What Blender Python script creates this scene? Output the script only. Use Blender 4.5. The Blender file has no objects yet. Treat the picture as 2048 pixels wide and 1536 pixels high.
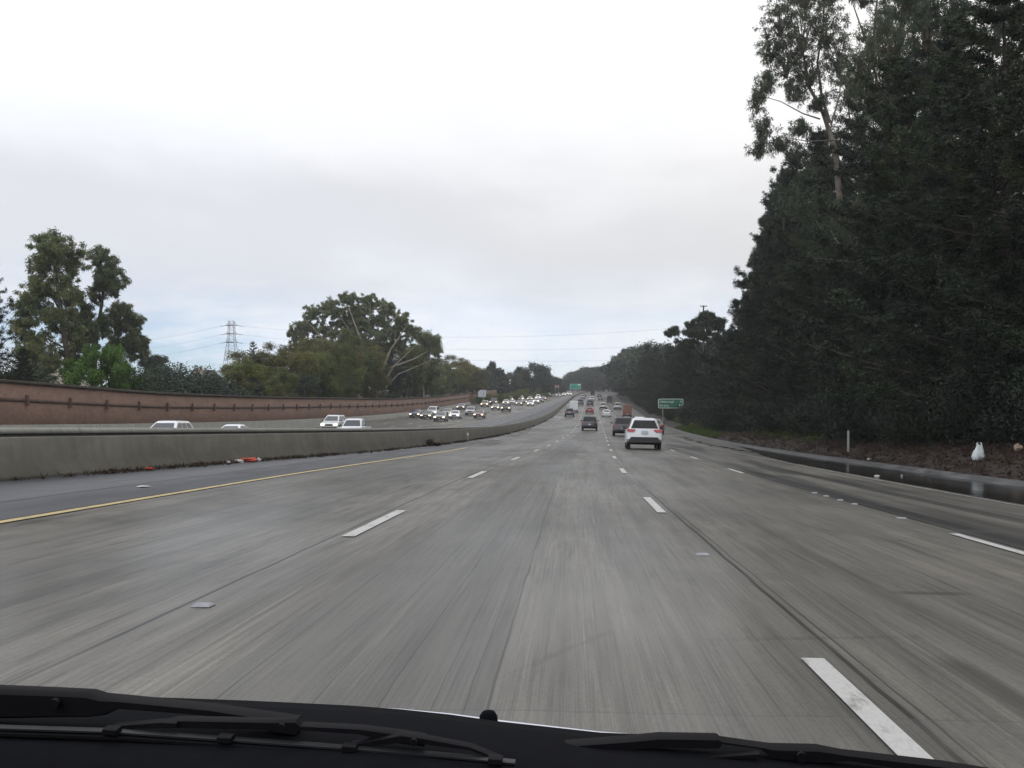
import bpy, bmesh, math, random
import numpy as np
from mathutils import Vector, Matrix

scene = bpy.context.scene
COL = scene.collection
R = math.radians

# ------------------------------------------------------------------ camera
CAM_Z = 1.219
F = 2200.0                      # focal length in photo pixels (2048 wide)
HX, HY = 1139.0, 853.0          # where the level, straight-ahead direction falls in the photo
cam_d = bpy.data.cameras.new("camera")
cam = bpy.data.objects.new("camera", cam_d)
COL.objects.link(cam)
cam_d.sensor_width = 36.0
cam_d.lens = 36.0 * F / 2048.0
cam_d.clip_start = 0.05
cam_d.clip_end = 6000
cam.location = (0, 0, CAM_Z)
cam.rotation_euler = (R(90), 0, 0)
cam_d.shift_x = -(HX - 1024) / 2048      # the lens axis meets the picture right of and below its centre
cam_d.shift_y = (HY - 768) / 2048
scene.camera = cam

# ------------------------------------------------------------------ world: overcast sky
SUN_EL, SUN_AZ = 40.0, -135.0     # azimuth measured from +Y towards +X
world = bpy.data.worlds.new("World")
scene.world = world
world.use_nodes = True
nt = world.node_tree
for n in list(nt.nodes):
    nt.nodes.remove(n)

def N(tree, typ, **kw):
    n = tree.nodes.new(typ)
    for k, v in kw.items():
        if k.startswith("i_"):
            n.inputs[k[2:].replace("_", " ")].default_value = v
        else:
            setattr(n, k, v)
    return n

def math_n(tree, op, a, b=None, c=None, clamp=False):
    n = tree.nodes.new("ShaderNodeMath")
    n.operation = op
    n.use_clamp = clamp
    for i, v in enumerate((a, b, c)):
        if v is None:
            continue
        if isinstance(v, (int, float)):
            n.inputs[i].default_value = v
        else:
            tree.links.new(v, n.inputs[i])
    return n.outputs[0]

def ramp(tree, fac, stops, interp="LINEAR"):
    n = tree.nodes.new("ShaderNodeValToRGB")
    n.color_ramp.interpolation = interp
    els = n.color_ramp.elements
    while len(els) > 1:
        els.remove(els[-1])
    els[0].position = stops[0][0]
    c = stops[0][1]
    els[0].color = (*c, 1) if not isinstance(c, (int, float)) else (c, c, c, 1)
    for p, c in stops[1:]:
        e = els.new(p)
        e.color = (*c, 1) if not isinstance(c, (int, float)) else (c, c, c, 1)
    tree.links.new(fac, n.inputs[0])
    return n.outputs[0]

def mix(tree, fac, a, b, blend="MIX"):
    n = tree.nodes.new("ShaderNodeMix")
    n.data_type = "RGBA"
    n.blend_type = blend
    for sock, v in ((n.inputs[0], fac), (n.inputs[6], a), (n.inputs[7], b)):
        if isinstance(v, (int, float)):
            sock.default_value = v
        elif isinstance(v, tuple):
            sock.default_value = (*v, 1)
        else:
            tree.links.new(v, sock)
    return n.outputs[2]

def noise(tree, vec, scale, detail=4, rough=0.55, dist=0.0):
    n = tree.nodes.new("ShaderNodeTexNoise")
    n.inputs["Scale"].default_value = scale
    n.inputs["Detail"].default_value = detail
    n.inputs["Roughness"].default_value = rough
    n.inputs["Distortion"].default_value = dist
    if vec is not None:
        tree.links.new(vec, n.inputs["Vector"])
    return n.outputs[0]

def mapping(tree, vec, scale=(1, 1, 1), loc=(0, 0, 0)):
    n = tree.nodes.new("ShaderNodeMapping")
    n.inputs["Scale"].default_value = scale
    n.inputs["Location"].default_value = loc
    tree.links.new(vec, n.inputs["Vector"])
    return n.outputs[0]

tc = N(nt, "ShaderNodeTexCoord")
sep = N(nt, "ShaderNodeSeparateXYZ")
nt.links.new(tc.outputs["Generated"], sep.inputs[0])
zz = math_n(nt, "MAXIMUM", sep.outputs[2], 0.0)
den = math_n(nt, "ADD", zz, 0.22)
cx = math_n(nt, "DIVIDE", sep.outputs[0], den)
cy = math_n(nt, "DIVIDE", sep.outputs[1], den)
cmb = N(nt, "ShaderNodeCombineXYZ")
nt.links.new(cx, cmb.inputs[0]); nt.links.new(cy, cmb.inputs[1])
n_big = noise(nt, mapping(nt, cmb.outputs[0], (1.0, 1.0, 1), (3.1, 0.4, 0)), 0.9, 5, 0.5, 0.3)
n_med = noise(nt, mapping(nt, cmb.outputs[0], (1, 1.0, 1), (7.3, 2.2, 0)), 2.4, 6, 0.55, 0.2)
# cloud base seen at a height in the sky, its edge wandering with the noise
e1 = math_n(nt, "MULTIPLY_ADD", math_n(nt, "SUBTRACT", n_big, 0.5), 0.22, zz)
e2 = math_n(nt, "MULTIPLY_ADD", math_n(nt, "SUBTRACT", n_med, 0.5), 0.10, e1)
cloud = ramp(nt, e2, [(0.0, (0.92, 0.95, 0.99)), (0.05, (0.90, 0.935, 0.99)), (0.085, (0.85, 0.885, 0.93)), (0.12, (0.78, 0.795, 0.82)),
                      (0.16, (0.72, 0.725, 0.74)), (0.20, (0.785, 0.788, 0.802)), (0.235, (0.88, 0.88, 0.89)), (0.28, (0.98, 0.98, 0.99)),
                      (0.36, (1.04, 1.04, 1.05)), (1.0, (0.98, 0.985, 1.0))], "B_SPLINE")
# brownish cast of the cloud to the right, cooler to the left
warm = math_n(nt, "MULTIPLY_ADD", sep.outputs[0], 1.4, 0.42, clamp=True)
tint = mix(nt, warm, (1.01, 1.03, 1.075), (1.005, 0.99, 0.965))
cloud = mix(nt, 1.0, cloud, tint, "MULTIPLY")
# clear blue air shows low between the clouds
sky = N(nt, "ShaderNodeTexSky")
sky.sky_type = "NISHITA"
sky.sun_disc = False
sky.sun_elevation = R(SUN_EL)
sky.sun_rotation = R(SUN_AZ)
sky.air_density = 1.0
sky.dust_density = 0.6
blue = mix(nt, 1.0, sky.outputs[0], (0.10, 0.116, 0.15), "MULTIPLY")
gap_h = ramp(nt, zz, [(0.02, 1.0), (0.07, 0.9), (0.11, 0.35), (0.15, 0.0)])
gap_n = ramp(nt, n_med, [(0.41, 0.0), (0.57, 0.9)])
left = ramp(nt, math_n(nt, "MULTIPLY_ADD", sep.outputs[0], -2.2, 0.10), [(0.0, 0.35), (0.62, 0.45), (0.8, 1.0)])
gap = math_n(nt, "MULTIPLY", math_n(nt, "MULTIPLY", gap_h, gap_n), left)
final = mix(nt, gap, cloud, blue)
# the cloud thins towards the hidden sun behind us
back = math_n(nt, "MULTIPLY_ADD", sep.outputs[1], -0.55, 0.98)
back = math_n(nt, "MAXIMUM", back, 1.0)
bc = N(nt, "ShaderNodeCombineColor")
for k_ in range(3): nt.links.new(back, bc.inputs[k_])
final = mix(nt, 1.0, final, bc.outputs[0], "MULTIPLY")
bg = N(nt, "ShaderNodeBackground")
bg.inputs[1].default_value = 1.05
nt.links.new(final, bg.inputs[0])
wo = N(nt, "ShaderNodeOutputWorld")
nt.links.new(bg.outputs[0], wo.inputs[0])

sun_d = bpy.data.lights.new("sun", "SUN")
sun_d.energy = 0.5
sun_d.angle = R(40)
sun_d.color = (1.0, 0.96, 0.9)
sun = bpy.data.objects.new("sun", sun_d)
COL.objects.link(sun)
sun.rotation_euler = (R(90 - SUN_EL), 0, R(180 - SUN_AZ))

scene.view_settings.view_transform = "Standard"
scene.view_settings.look = "None"
scene.view_settings.exposure = 0.0
scene.view_settings.gamma = 1.0
scene.cycles.max_bounces = 5
scene.cycles.diffuse_bounces = 2
scene.cycles.glossy_bounces = 2
scene.cycles.transmission_bounces = 2
scene.cycles.transparent_max_bounces = 4
scene.cycles.volume_bounces = 0
scene.cycles.caustics_reflective = False
scene.cycles.caustics_refractive = False
scene.cycles.use_denoising = True

# ------------------------------------------------------------------ road alignment
S_PTS = [(-400, 0), (0, 0), (20, .06), (30, .19), (43.5, .5), (57, .86), (86, 1.65), (130, 2.8), (190, 4.05), (247, 5.1),
         (350, 7.0), (450, 9.1), (520, 11.2), (600, 14.8), (680, 22), (760, 34), (900, 70), (1500, 260)]
_sx = np.array([p[0] for p in S_PTS], float); _sy = np.array([p[1] for p in S_PTS], float)

def _pchip_slopes(x, y):
    h = np.diff(x); d = np.diff(y) / h
    m = np.zeros_like(y)
    m[0], m[-1] = d[0], d[-1]
    for i in range(1, len(x) - 1):
        if d[i - 1] * d[i] > 0:
            w1, w2 = 2 * h[i] + h[i - 1], h[i] + 2 * h[i - 1]
            m[i] = (w1 + w2) / (w1 / d[i - 1] + w2 / d[i])
    return m
_sm = _pchip_slopes(_sx, _sy)

def shift(Y):
    Y = np.clip(np.asarray(Y, float), _sx[0], _sx[-1] - 1e-6)
    i = np.clip(np.searchsorted(_sx, Y, side="right") - 1, 0, len(_sx) - 2)
    h = _sx[i + 1] - _sx[i]; t = (Y - _sx[i]) / h
    return ((2*t**3 - 3*t**2 + 1) * _sy[i] + (t**3 - 2*t**2 + t) * h * _sm[i] + (-2*t**3 + 3*t**2) * _sy[i + 1] + (t**3 - t**2) * h * _sm[i + 1])

def prof(Y):
    Y = np.asarray(Y, float)
    a = 1.08e-4 * np.clip(Y - 50, 0, 195) ** 2
    b = 0.0421 * np.clip(Y - 245, 0, 520)
    c = 0.0421 * 150 * (1 - np.exp(-np.clip(Y - 765, 0, None) / 150))
    return a + b + c

def smooth(x, a, b):
    t = np.clip((np.asarray(x, float) - a) / (b - a), 0, 1)
    return t * t * (3 - 2 * t)

def roadz(Y, off):
    Y = np.asarray(Y, float); off = np.asarray(off, float)
    near = -0.02 * off
    k = smooth(Y, 85, 168)
    far = -0.02 * off * k + (1 - k) * (-0.16)
    w = smooth(-off, 11.6, 13.2)
    return prof(Y) + near * (1 - w) + far * w

WALL_OFF = -33.6
def groundz(Y, off):
    Y = np.asarray(Y, float); off = np.asarray(off, float)
    base = prof(Y)
    rz = roadz(Y, off) - 0.07
    bank = base - 0.218 + np.interp(off, [10.9, 11.2, 12.2, 14, 20, 40, 120, 400], [-0.12, -.02, 0.36, 0.72, 1.8, 4.2, 9, 16])
    lft = base + np.interp(-off, [34, 40, 60, 120, 400], [0.9, 1.1, 1.2, 0.6, -3])
    out = np.where(off > 10.95, bank, rz)
    return np.where(off < WALL_OFF - 0.3, lft, out)

def P(Y, off, dz=0.0, fn=roadz):
    return Vector((float(shift(Y)) + off, float(Y), float(fn(Y, off)) + dz))

BAR = [(-60, -11.3), (0, -11.1), (20, -10.75), (32, -9.9), (47, -8.9), (75, -8.6), (150, -8.6), (322, -7.7), (900, -7.4)]
def bar_off(Y):
    return float(np.interp(Y, [b[0] for b in BAR], [b[1] for b in BAR]))

def px_to(px, py, Y):
    """A point Y metres ahead that the photo shows at pixel (px, py)."""
    return Vector(((px - HX) / F * Y, Y, CAM_Z + (HY - py) / F * Y))

# ------------------------------------------------------------------ object helpers
def tag(o, label=None, cat=None, group=None, kind=None):
    if label: o["label"] = label
    if cat: o["category"] = cat
    if group: o["group"] = group
    if kind: o["kind"] = kind
    return o

def link(name, me, mat=None, parent=None):
    o = bpy.data.objects.new(name, me)
    COL.objects.link(o)
    if parent is not None:
        o.parent = parent
    if mat is not None:
        me.materials.append(mat)
    return o

def empty(name, loc=(0, 0, 0), rz=0.0, scale=1.0):
    o = bpy.data.objects.new(name, None)
    COL.objects.link(o)
    o.empty_display_size = 0.3
    o.location = loc
    o.rotation_euler = (0, 0, rz)
    o.scale = (scale, scale, scale) if isinstance(scale, (int, float)) else scale
    return o

def np_mesh(name, V, Fc, smooth_shade=False):
    V = np.asarray(V, np.float32); Fc = np.asarray(Fc, np.int32)
    me = bpy.data.meshes.new(name)
    me.vertices.add(len(V)); me.vertices.foreach_set("co", V.ravel())
    k = Fc.shape[1]
    me.loops.add(Fc.size); me.loops.foreach_set("vertex_index", Fc.ravel())
    me.polygons.add(len(Fc)); me.polygons.foreach_set("loop_start", np.arange(0, Fc.size, k, dtype=np.int32))
    if smooth_shade:
        me.polygons.foreach_set("use_smooth", np.ones(len(Fc), bool))
    me.update(calc_edges=True)
    return me

class MB:
    """collects boxes, tubes and faces into one mesh"""
    def __init__(self):
        self.v = []; self.f = []
    def face(self, *pts):
        b = len(self.v); self.v += [tuple(p) for p in pts]; self.f.append(tuple(range(b, b + len(pts))))
    def box(self, c, s, M=None, taper=1.0):
        b = len(self.v)
        for dz in (-1, 1):
            t = taper if dz > 0 else 1.0
            for dx, dy in ((-1, -1), (1, -1), (1, 1), (-1, 1)):
                p = Vector((c[0] + dx * s[0] / 2 * t, c[1] + dy * s[1] / 2 * t, c[2] + dz * s[2] / 2))
                self.v.append(tuple(M @ p) if M is not None else tuple(p))
        for q in ((3, 2, 1, 0), (4, 5, 6, 7), (0, 1, 5, 4), (1, 2, 6, 5), (2, 3, 7, 6), (3, 0, 4, 7)):
            self.f.append(tuple(b + i for i in q))
    def tube(self, pts, radii, n=6, cap=True):
        pts = [Vector(p) for p in pts]
        if isinstance(radii, (int, float)): radii = [radii] * len(pts)
        b = len(self.v); prev = None
        for i, p in enumerate(pts):
            d = (pts[min(i + 1, len(pts) - 1)] - pts[max(i - 1, 0)])
            if d.length < 1e-9: d = Vector((0, 0, 1))
            d.normalize()
            if prev is None:
                u = d.cross(Vector((0.3, 0.9, 0.17)))
                if u.length < 1e-3: u = d.cross(Vector((1, 0, 0)))
            else:
                u = prev - d * prev.dot(d)
            u.normalize(); prev = u
            w = d.cross(u)
            for k in range(n):
                a = 2 * math.pi * k / n
                self.v.append(tuple(p + (u * math.cos(a) + w * math.sin(a)) * radii[i]))
        for i in range(len(pts) - 1):
            for k in range(n):
                a0, a1 = b + i * n + k, b + i * n + (k + 1) % n
                self.f.append((a0, a1, a1 + n, a0 + n))
        if cap:
            self.f.append(tuple(b + k for k in reversed(range(n))))
            self.f.append(tuple(b + (len(pts) - 1) * n + k for k in range(n)))
    def loft(self, rings, cap=True):
        b = len(self.v); n = len(rings[0])
        for r in rings: self.v += [tuple(p) for p in r]
        for i in range(len(rings) - 1):
            for k in range(n):
                a0, a1 = b + i * n + k, b + i * n + (k + 1) % n
                self.f.append((a0, a1, a1 + n, a0 + n))
        if cap:
            self.f.append(tuple(b + k for k in reversed(range(n))))
            self.f.append(tuple(b + (len(rings) - 1) * n + k for k in range(n)))
    def mesh(self, name, fix=True, smooth_angle=None):
        me = bpy.data.meshes.new(name)
        me.from_pydata(self.v, [], self.f)
        if fix:
            bm = bmesh.new(); bm.from_mesh(me)
            bmesh.ops.recalc_face_normals(bm, faces=bm.faces)
            bm.to_mesh(me); bm.free()
        if smooth_angle is not None:
            me.polygons.foreach_set("use_smooth", np.ones(len(me.polygons), bool))
            me.set_sharp_from_angle(angle=R(smooth_angle))
        me.update()
        return me
    def build(self, name, mat, parent=None, smooth_angle=None):
        return link(name, self.mesh(name, smooth_angle=smooth_angle), mat, parent)

# ------------------------------------------------------------------ materials
def new_mat(name):
    m = bpy.data.materials.new(name)
    m.use_nodes = True
    t = m.node_tree
    b = t.nodes["Principled BSDF"]
    return m, t, b

def simple(name, col, rough=0.6, metal=0.0, spec=0.5, var=0.0, scale=3.0, coat=0.0, emit=None, estr=0.0):
    m, t, b = new_mat(name)
    b.inputs["Base Color"].default_value = (*col, 1)
    b.inputs["Roughness"].default_value = rough
    b.inputs["Metallic"].default_value = metal
    b.inputs["Specular IOR Level"].default_value = spec
    b.inputs["Coat Weight"].default_value = coat
    if var > 0:
        c = N(t, "ShaderNodeTexCoord")
        n = noise(t, c.outputs["Object"], scale, 5, 0.6)
        lo = tuple(x * (1 - var) for x in col); hi = tuple(min(1, x * (1 + var)) for x in col)
        t.links.new(ramp(t, n, [(0.3, lo), (0.7, hi)]), b.inputs["Base Color"])
    if emit:
        b.inputs["Emission Color"].default_value = (*emit, 1)
        b.inputs["Emission Strength"].default_value = estr
    return m

def uvmap(t):
    return N(t, "ShaderNodeTexCoord").outputs["UV"]

def band(t, u, centre, half, soft):
    """1 inside |u-centre|<half, falling to 0 over soft"""
    d = math_n(t, "ABSOLUTE", math_n(t, "SUBTRACT", u, centre))
    return math_n(t, "SUBTRACT", 1.0, math_n(t, "DIVIDE", math_n(t, "SUBTRACT", d, half), soft, clamp=True), clamp=True)

def road_material(name, opposing=False):
    m, t, b = new_mat(name)
    uv = uvmap(t)
    s = N(t, "ShaderNodeSeparateXYZ"); t.links.new(uv, s.inputs[0])
    u, v = s.outputs[0], s.outputs[1]
    blot = noise(t, mapping(t, uv, (0.55, 0.16, 1)), 1.0, 6, 0.62)
    streak = noise(t, mapping(t, uv, (3.2, 0.10, 1)), 1.0, 5, 0.65)
    dash_ = noise(t, mapping(t, uv, (9.0, 0.5, 1), (3, 8, 0)), 1.0, 5, 0.75)
    fine = noise(t, mapping(t, uv, (30.0, 0.22, 1)), 1.0, 3, 0.75)
    tine = noise(t, mapping(t, uv, (110.0, 0.5, 1)), 1.0, 2, 0.7)
    grit = noise(t, mapping(t, uv, (60.0, 18.0, 1)), 1.0, 3, 0.75)
    stain = noise(t, mapping(t, uv, (0.28, 0.11, 1), (12, 4, 0)), 1.0, 6, 0.7, 0.6)
    base = ramp(t, blot, [(0.28, (0.098, 0.096, 0.091)), (0.5, (0.138, 0.133, 0.124)), (0.72, (0.180, 0.173, 0.160))])
    rougher = ramp(t, math_n(t, "MULTIPLY_ADD", u, -0.25, 0.0), [(0.45, 0.45), (0.75, 1.0)])     # the lanes by the median are the most worn
    base = mix(t, 1.0, base, (0.98, 0.96, 0.915), "MULTIPLY")
    base = mix(t, 0.9, base, ramp(t, streak, [(0.3, 0.5), (0.5, 1.0), (0.7, 1.28)]), "MULTIPLY")
    base = mix(t, rougher, base, ramp(t, dash_, [(0.30, 0.30), (0.45, 0.92), (0.60, 1.08), (0.75, 1.4)]), "MULTIPLY")
    base = mix(t, 0.7, base, ramp(t, fine, [(0.28, 0.30), (0.44, 0.95), (0.58, 1.06), (0.75, 1.6)]), "MULTIPLY")
    base = mix(t, 0.7, base, ramp(t, tine, [(0.3, 0.6), (0.5, 1.0), (0.7, 1.25)]), "MULTIPLY")
    base = mix(t, 0.6, base, ramp(t, grit, [(0.3, 0.7), (0.7, 1.3)]), "MULTIPLY")
    base = mix(t, rougher, base, ramp(t, stain, [(0.36, 0.48), (0.5, 0.98), (0.68, 1.18)]), "MULTIPLY")
    # worn wheel tracks, some slabs a little darker than their neighbours
    slab = N(t, "ShaderNodeTexWhiteNoise"); slab.noise_dimensions = "2D"
    sc = N(t, "ShaderNodeCombineXYZ")
    lane = math_n(t, "FLOOR", math_n(t, "DIVIDE", math_n(t, "ADD", u, 2.45), 3.72))
    t.links.new(lane, sc.inputs[0])
    t.links.new(math_n(t, "FLOOR", math_n(t, "DIVIDE", v, 4.7)), sc.inputs[1])
    t.links.new(sc.outputs[0], slab.inputs["Vector"])
    base = mix(t, 0.55, base, ramp(t, slab.outputs[0], [(0.0, 0.84), (0.6, 1.0), (1.0, 1.1)]), "MULTIPLY")
    wob = math_n(t, "MULTIPLY_ADD", math_n(t, "SUBTRACT", noise(t, mapping(t, uv, (0.3, 0.12, 1)), 1.0, 4), 0.5), 0.10, u)
    if not opposing:
        base = mix(t, math_n(t, "MULTIPLY", band(t, wob, -1.02, 0.62, 0.06), 0.42), base, (0.075, 0.076, 0.077))
        for c0, hw, sf, k in ((-4.6, .7, .9, .34), (2.9, .45, .8, .26), (5.9, .5, .8, .2), (0.72, .35, .5, .10)):
            base = mix(t, math_n(t, "MULTIPLY", band(t, wob, c0, hw, sf), k), base, (0.08, 0.08, 0.08))
        # tyre smears on the outer lane
        sm = math_n(t, "MULTIPLY", ramp(t, noise(t, mapping(t, uv, (0.9, 0.05, 1), (4, 2, 0)), 1.0, 3), [(0.5, 0.0), (0.6, 1.0)]), band(t, wob, 6.0, 1.0, 0.5))
        base = mix(t, math_n(t, "MULTIPLY", sm, 0.8), base, (0.03, 0.031, 0.032))
        sm2 = math_n(t, "MULTIPLY", ramp(t, noise(t, mapping(t, uv, (0.2, 0.045, 1), (1, 6, 0)), 1.0, 2), [(0.42, 0.0), (0.55, 1.0)]), band(t, wob, 5.05, 0.13, 0.1))
        base = mix(t, math_n(t, "MULTIPLY", sm2, 0.8), base, (0.03, 0.03, 0.03))
        for vc, vh, vs, uc, uh, us, kk in ((22, 10, 7, 5.12, .10, .10, .8), (24, 7, 6, 6.40, .11, .14, .7), (12, 4, 4, 5.42, .34, .25, .6), (40, 14, 10, 8.6, .08, .1, .8), (5.2, .6, .3, 2.05, .05, .08, .5), (8.4, .05, .06, 2.75, .16, .2, .45)):
            base = mix(t, math_n(t, "MULTIPLY", math_n(t, "MULTIPLY", band(t, v, vc, vh, vs), band(t, wob, uc, uh, us)), kk), base, (0.016, 0.016, 0.016))
        joints = ((1.46, .011, 1.0), (-2.53, .010, 1.0), (4.84, .022, 1.0), (1.53, .005, .8), (-0.36, .005, .7), (-1.55, .003, .5), (-0.46, .002, .6), (-0.60, .002, .5), (-0.83, .0025, .55), (-1.12, .003, .5), (-1.95, .002, .45), (3.05, .004, .45), (-3.6, .004, .4))
    else:
        joints = ((-20.6, .02, .6), (-22.2, .02, .8), (-25.6, .02, .8), (-29.0, .02, .8))
        for c0 in (-23.8, -27.2, -30.4, -20.4):
            base = mix(t, math_n(t, "MULTIPLY", band(t, wob, c0, .6, .8), .25), base, (0.08, 0.08, 0.08))
    wob2 = math_n(t, "MULTIPLY_ADD", math_n(t, "SUBTRACT", noise(t, mapping(t, uv, (0.0, 0.45, 1)), 1.0, 5), 0.5), 0.06, u)
    for c0, hw, k in joints:
        brk = ramp(t, noise(t, mapping(t, uv, (0.0, 0.22, 1), (c0, 0, 0)), 1.0, 3), [(0.36, 0.35), (0.5, 1.0)])
        base = mix(t, math_n(t, "MULTIPLY", math_n(t, "MULTIPLY", band(t, wob2, c0, hw, hw), k), brk), base, (0.004, 0.004, 0.004))
    if not opposing:
        # an old pale repair, the damp run-off by the left shoulder, and fine random cracks
        pv = band(t, v, 7.2, .5, 1.3); pu = band(t, wob, 0.2, .52, .07)
        base = mix(t, math_n(t, "MULTIPLY", math_n(t, "MULTIPLY", pu, pv), 0.17), base, (0.30, 0.29, 0.27))
        damp = math_n(t, "MULTIPLY", ramp(t, noise(t, mapping(t, uv, (0.9, 0.16, 1), (5, 1, 0)), 1.0, 6, 0.7), [(0.46, 0.0), (0.54, 1.0)]), band(t, u, -7.6, 1.0, .8))
        damp = math_n(t, "MULTIPLY", damp, band(t, v, 92, 40, 10))
        base = mix(t, math_n(t, "MULTIPLY", damp, 0.75), base, (0.035, 0.035, 0.034))
    vo = N(t, "ShaderNodeTexVoronoi"); vo.feature = "DISTANCE_TO_EDGE"; vo.inputs["Scale"].default_value = 1.0
    t.links.new(mapping(t, uv, (0.30, 0.11, 1)), vo.inputs["Vector"])
    cr = math_n(t, "MULTIPLY", math_n(t, "LESS_THAN", math_n(t, "ADD", vo.outputs[0], math_n(t, "MULTIPLY", math_n(t, "SUBTRACT", dash_, 0.5), 0.03)), 0.004), ramp(t, stain, [(0.42, 1.0), (0.5, 0.0)]))
    base = mix(t, math_n(t, "MULTIPLY", cr, 0.32), base, (0.03, 0.03, 0.03))
    # transverse slab joints and wet dark edges beside them
    vv = math_n(t, "MULTIPLY_ADD", math_n(t, "SUBTRACT", noise(t, mapping(t, uv, (0.7, 0.1, 1)), 1.0, 4), 0.5), 0.25, v)
    fr = math_n(t, "FRACT", math_n(t, "DIVIDE", vv, 4.7))
    tj = math_n(t, "GREATER_THAN", fr, 0.995)
    base = mix(t, math_n(t, "MULTIPLY", tj, 0.32), base, (0.05, 0.05, 0.05))
    tw = math_n(t, "MULTIPLY", math_n(t, "GREATER_THAN", fr, 0.90), ramp(t, noise(t, mapping(t, uv, (0.5, 0.12, 1), (9, 3, 0)), 1.0, 5), [(0.5, 0.0), (0.62, 1.0)]))
    base = mix(t, math_n(t, "MULTIPLY", tw, 0.30), base, (0.09, 0.09, 0.09))
    wet = ramp(t, noise(t, mapping(t, uv, (0.35, 0.05, 1), (2, 5, 0)), 1.0, 5), [(0.35, 0.0), (0.7, 1.0)])
    base = mix(t, math_n(t, "MULTIPLY", wet, 0.22), base, (0.10, 0.105, 0.11))
    t.links.new(base, b.inputs["Base Color"])
    ro = math_n(t, "MULTIPLY_ADD", wet, -0.10, 0.62)
    t.links.new(math_n(t, "MULTIPLY_ADD", grit, 0.12, ro), b.inputs["Roughness"])
    b.inputs["Specular IOR Level"].default_value = 0.07
    t.links.new(math_n(t, "MULTIPLY_ADD", wet, 0.28, 0.12), b.inputs["Coat Weight"])
    b.inputs["Coat Roughness"].default_value = 0.2
    b.inputs["Coat IOR"].default_value = 1.33
    bp = N(t, "ShaderNodeBump"); bp.inputs["Strength"].default_value = 0.25; bp.inputs["Distance"].default_value = 0.01
    t.links.new(math_n(t, "ADD", grit, fine), bp.inputs["Height"])
    t.links.new(bp.outputs[0], b.inputs["Normal"])
    return m

def asphalt_material(name, dark, light, rough_lo, rough_hi, su=1.2, sv=0.25):
    m, t, b = new_mat(name)
    uv = uvmap(t)
    n1 = noise(t, mapping(t, uv, (su, sv, 1)), 1.0, 6, 0.6)
    n2 = noise(t, mapping(t, uv, (30, 14, 1)), 1.0, 4, 0.7)
    n3 = noise(t, mapping(t, uv, (7, 0.12, 1)), 1.0, 4, 0.7)
    c = ramp(t, n1, [(0.3, dark), (0.7, light)])
    c = mix(t, 0.6, c, ramp(t, n2, [(0.3, 0.7), (0.7, 1.3)]), "MULTIPLY")
    c = mix(t, 0.6, c, ramp(t, n3, [(0.3, 0.65), (0.7, 1.25)]), "MULTIPLY")
    t.links.new(c, b.inputs["Base Color"])
    t.links.new(ramp(t, n1, [(0.35, rough_lo), (0.65, rough_hi)]), b.inputs["Roughness"])
    b.inputs["Specular IOR Level"].default_value = 0.5 if rough_lo < .2 else 0.16
    bp = N(t, "ShaderNodeBump"); bp.inputs["Strength"].default_value = 0.15; bp.inputs["Distance"].default_value = 0.008
    t.links.new(n2, bp.inputs["Height"]); t.links.new(bp.outputs[0], b.inputs["Normal"])
    return m

def barrier_material(name, c0, c1):
    m, t, b = new_mat(name)
    uv = uvmap(t)
    n1 = noise(t, mapping(t, uv, (0.5, 1.2, 1)), 1.0, 6, 0.65)
    n2 = noise(t, mapping(t, uv, (3.5, 0.6, 1)), 1.0, 4, 0.7)
    n3 = noise(t, mapping(t, uv, (22, 22, 1)), 1.0, 3, 0.7)
    c = ramp(t, n1, [(0.3, c0), (0.7, c1)])
    c = mix(t, 0.7, c, ramp(t, n2, [(0.3, 0.66), (0.5, 1.0), (0.7, 1.18)]), "MULTIPLY")
    c = mix(t, 0.4, c, ramp(t, n3, [(0.3, 0.8), (0.7, 1.2)]), "MULTIPLY")
    s = N(t, "ShaderNodeSeparateXYZ"); t.links.new(uv, s.inputs[0])
    fr = math_n(t, "FRACT", math_n(t, "DIVIDE", s.outputs[0], 6.1))
    c = mix(t, math_n(t, "MULTIPLY", math_n(t, "GREATER_THAN", fr, 0.996), 0.5), c, (0.03, 0.03, 0.03))
    t.links.new(c, b.inputs["Base Color"])
    b.inputs["Roughness"].default_value = 0.75
    return m

def brick_material():
    m, t, b = new_mat("brick_red_block")
    uv = uvmap(t)
    bt = N(t, "ShaderNodeTexBrick")
    bt.inputs["Scale"].default_value = 1.0
    bt.inputs["Brick Width"].default_value = 0.40
    bt.inputs["Row Height"].default_value = 0.20
    bt.inputs["Mortar Size"].default_value = 0.008
    bt.inputs["Color1"].default_value = (0.195, 0.118, 0.088, 1)
    bt.inputs["Color2"].default_value = (0.150, 0.090, 0.068, 1)
    bt.inputs["Mortar"].default_value = (0.145, 0.10, 0.08, 1)
    t.links.new(uv, bt.inputs["Vector"])
    n1 = noise(t, mapping(t, uv, (0.25, 0.6, 1)), 1.0, 6, 0.65)
    n2 = noise(t, mapping(t, uv, (9, 9, 1)), 1.0, 3, 0.65)
    c = mix(t, 0.8, bt.outputs[0], ramp(t, n1, [(0.3, 0.75), (0.7, 1.2)]), "MULTIPLY")
    c = mix(t, 0.5, c, ramp(t, n2, [(0.3, 0.75), (0.7, 1.25)]), "MULTIPLY")
    t.links.new(c, b.inputs["Base Color"])
    b.inputs["Roughness"].default_value = 0.85
    return m

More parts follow.
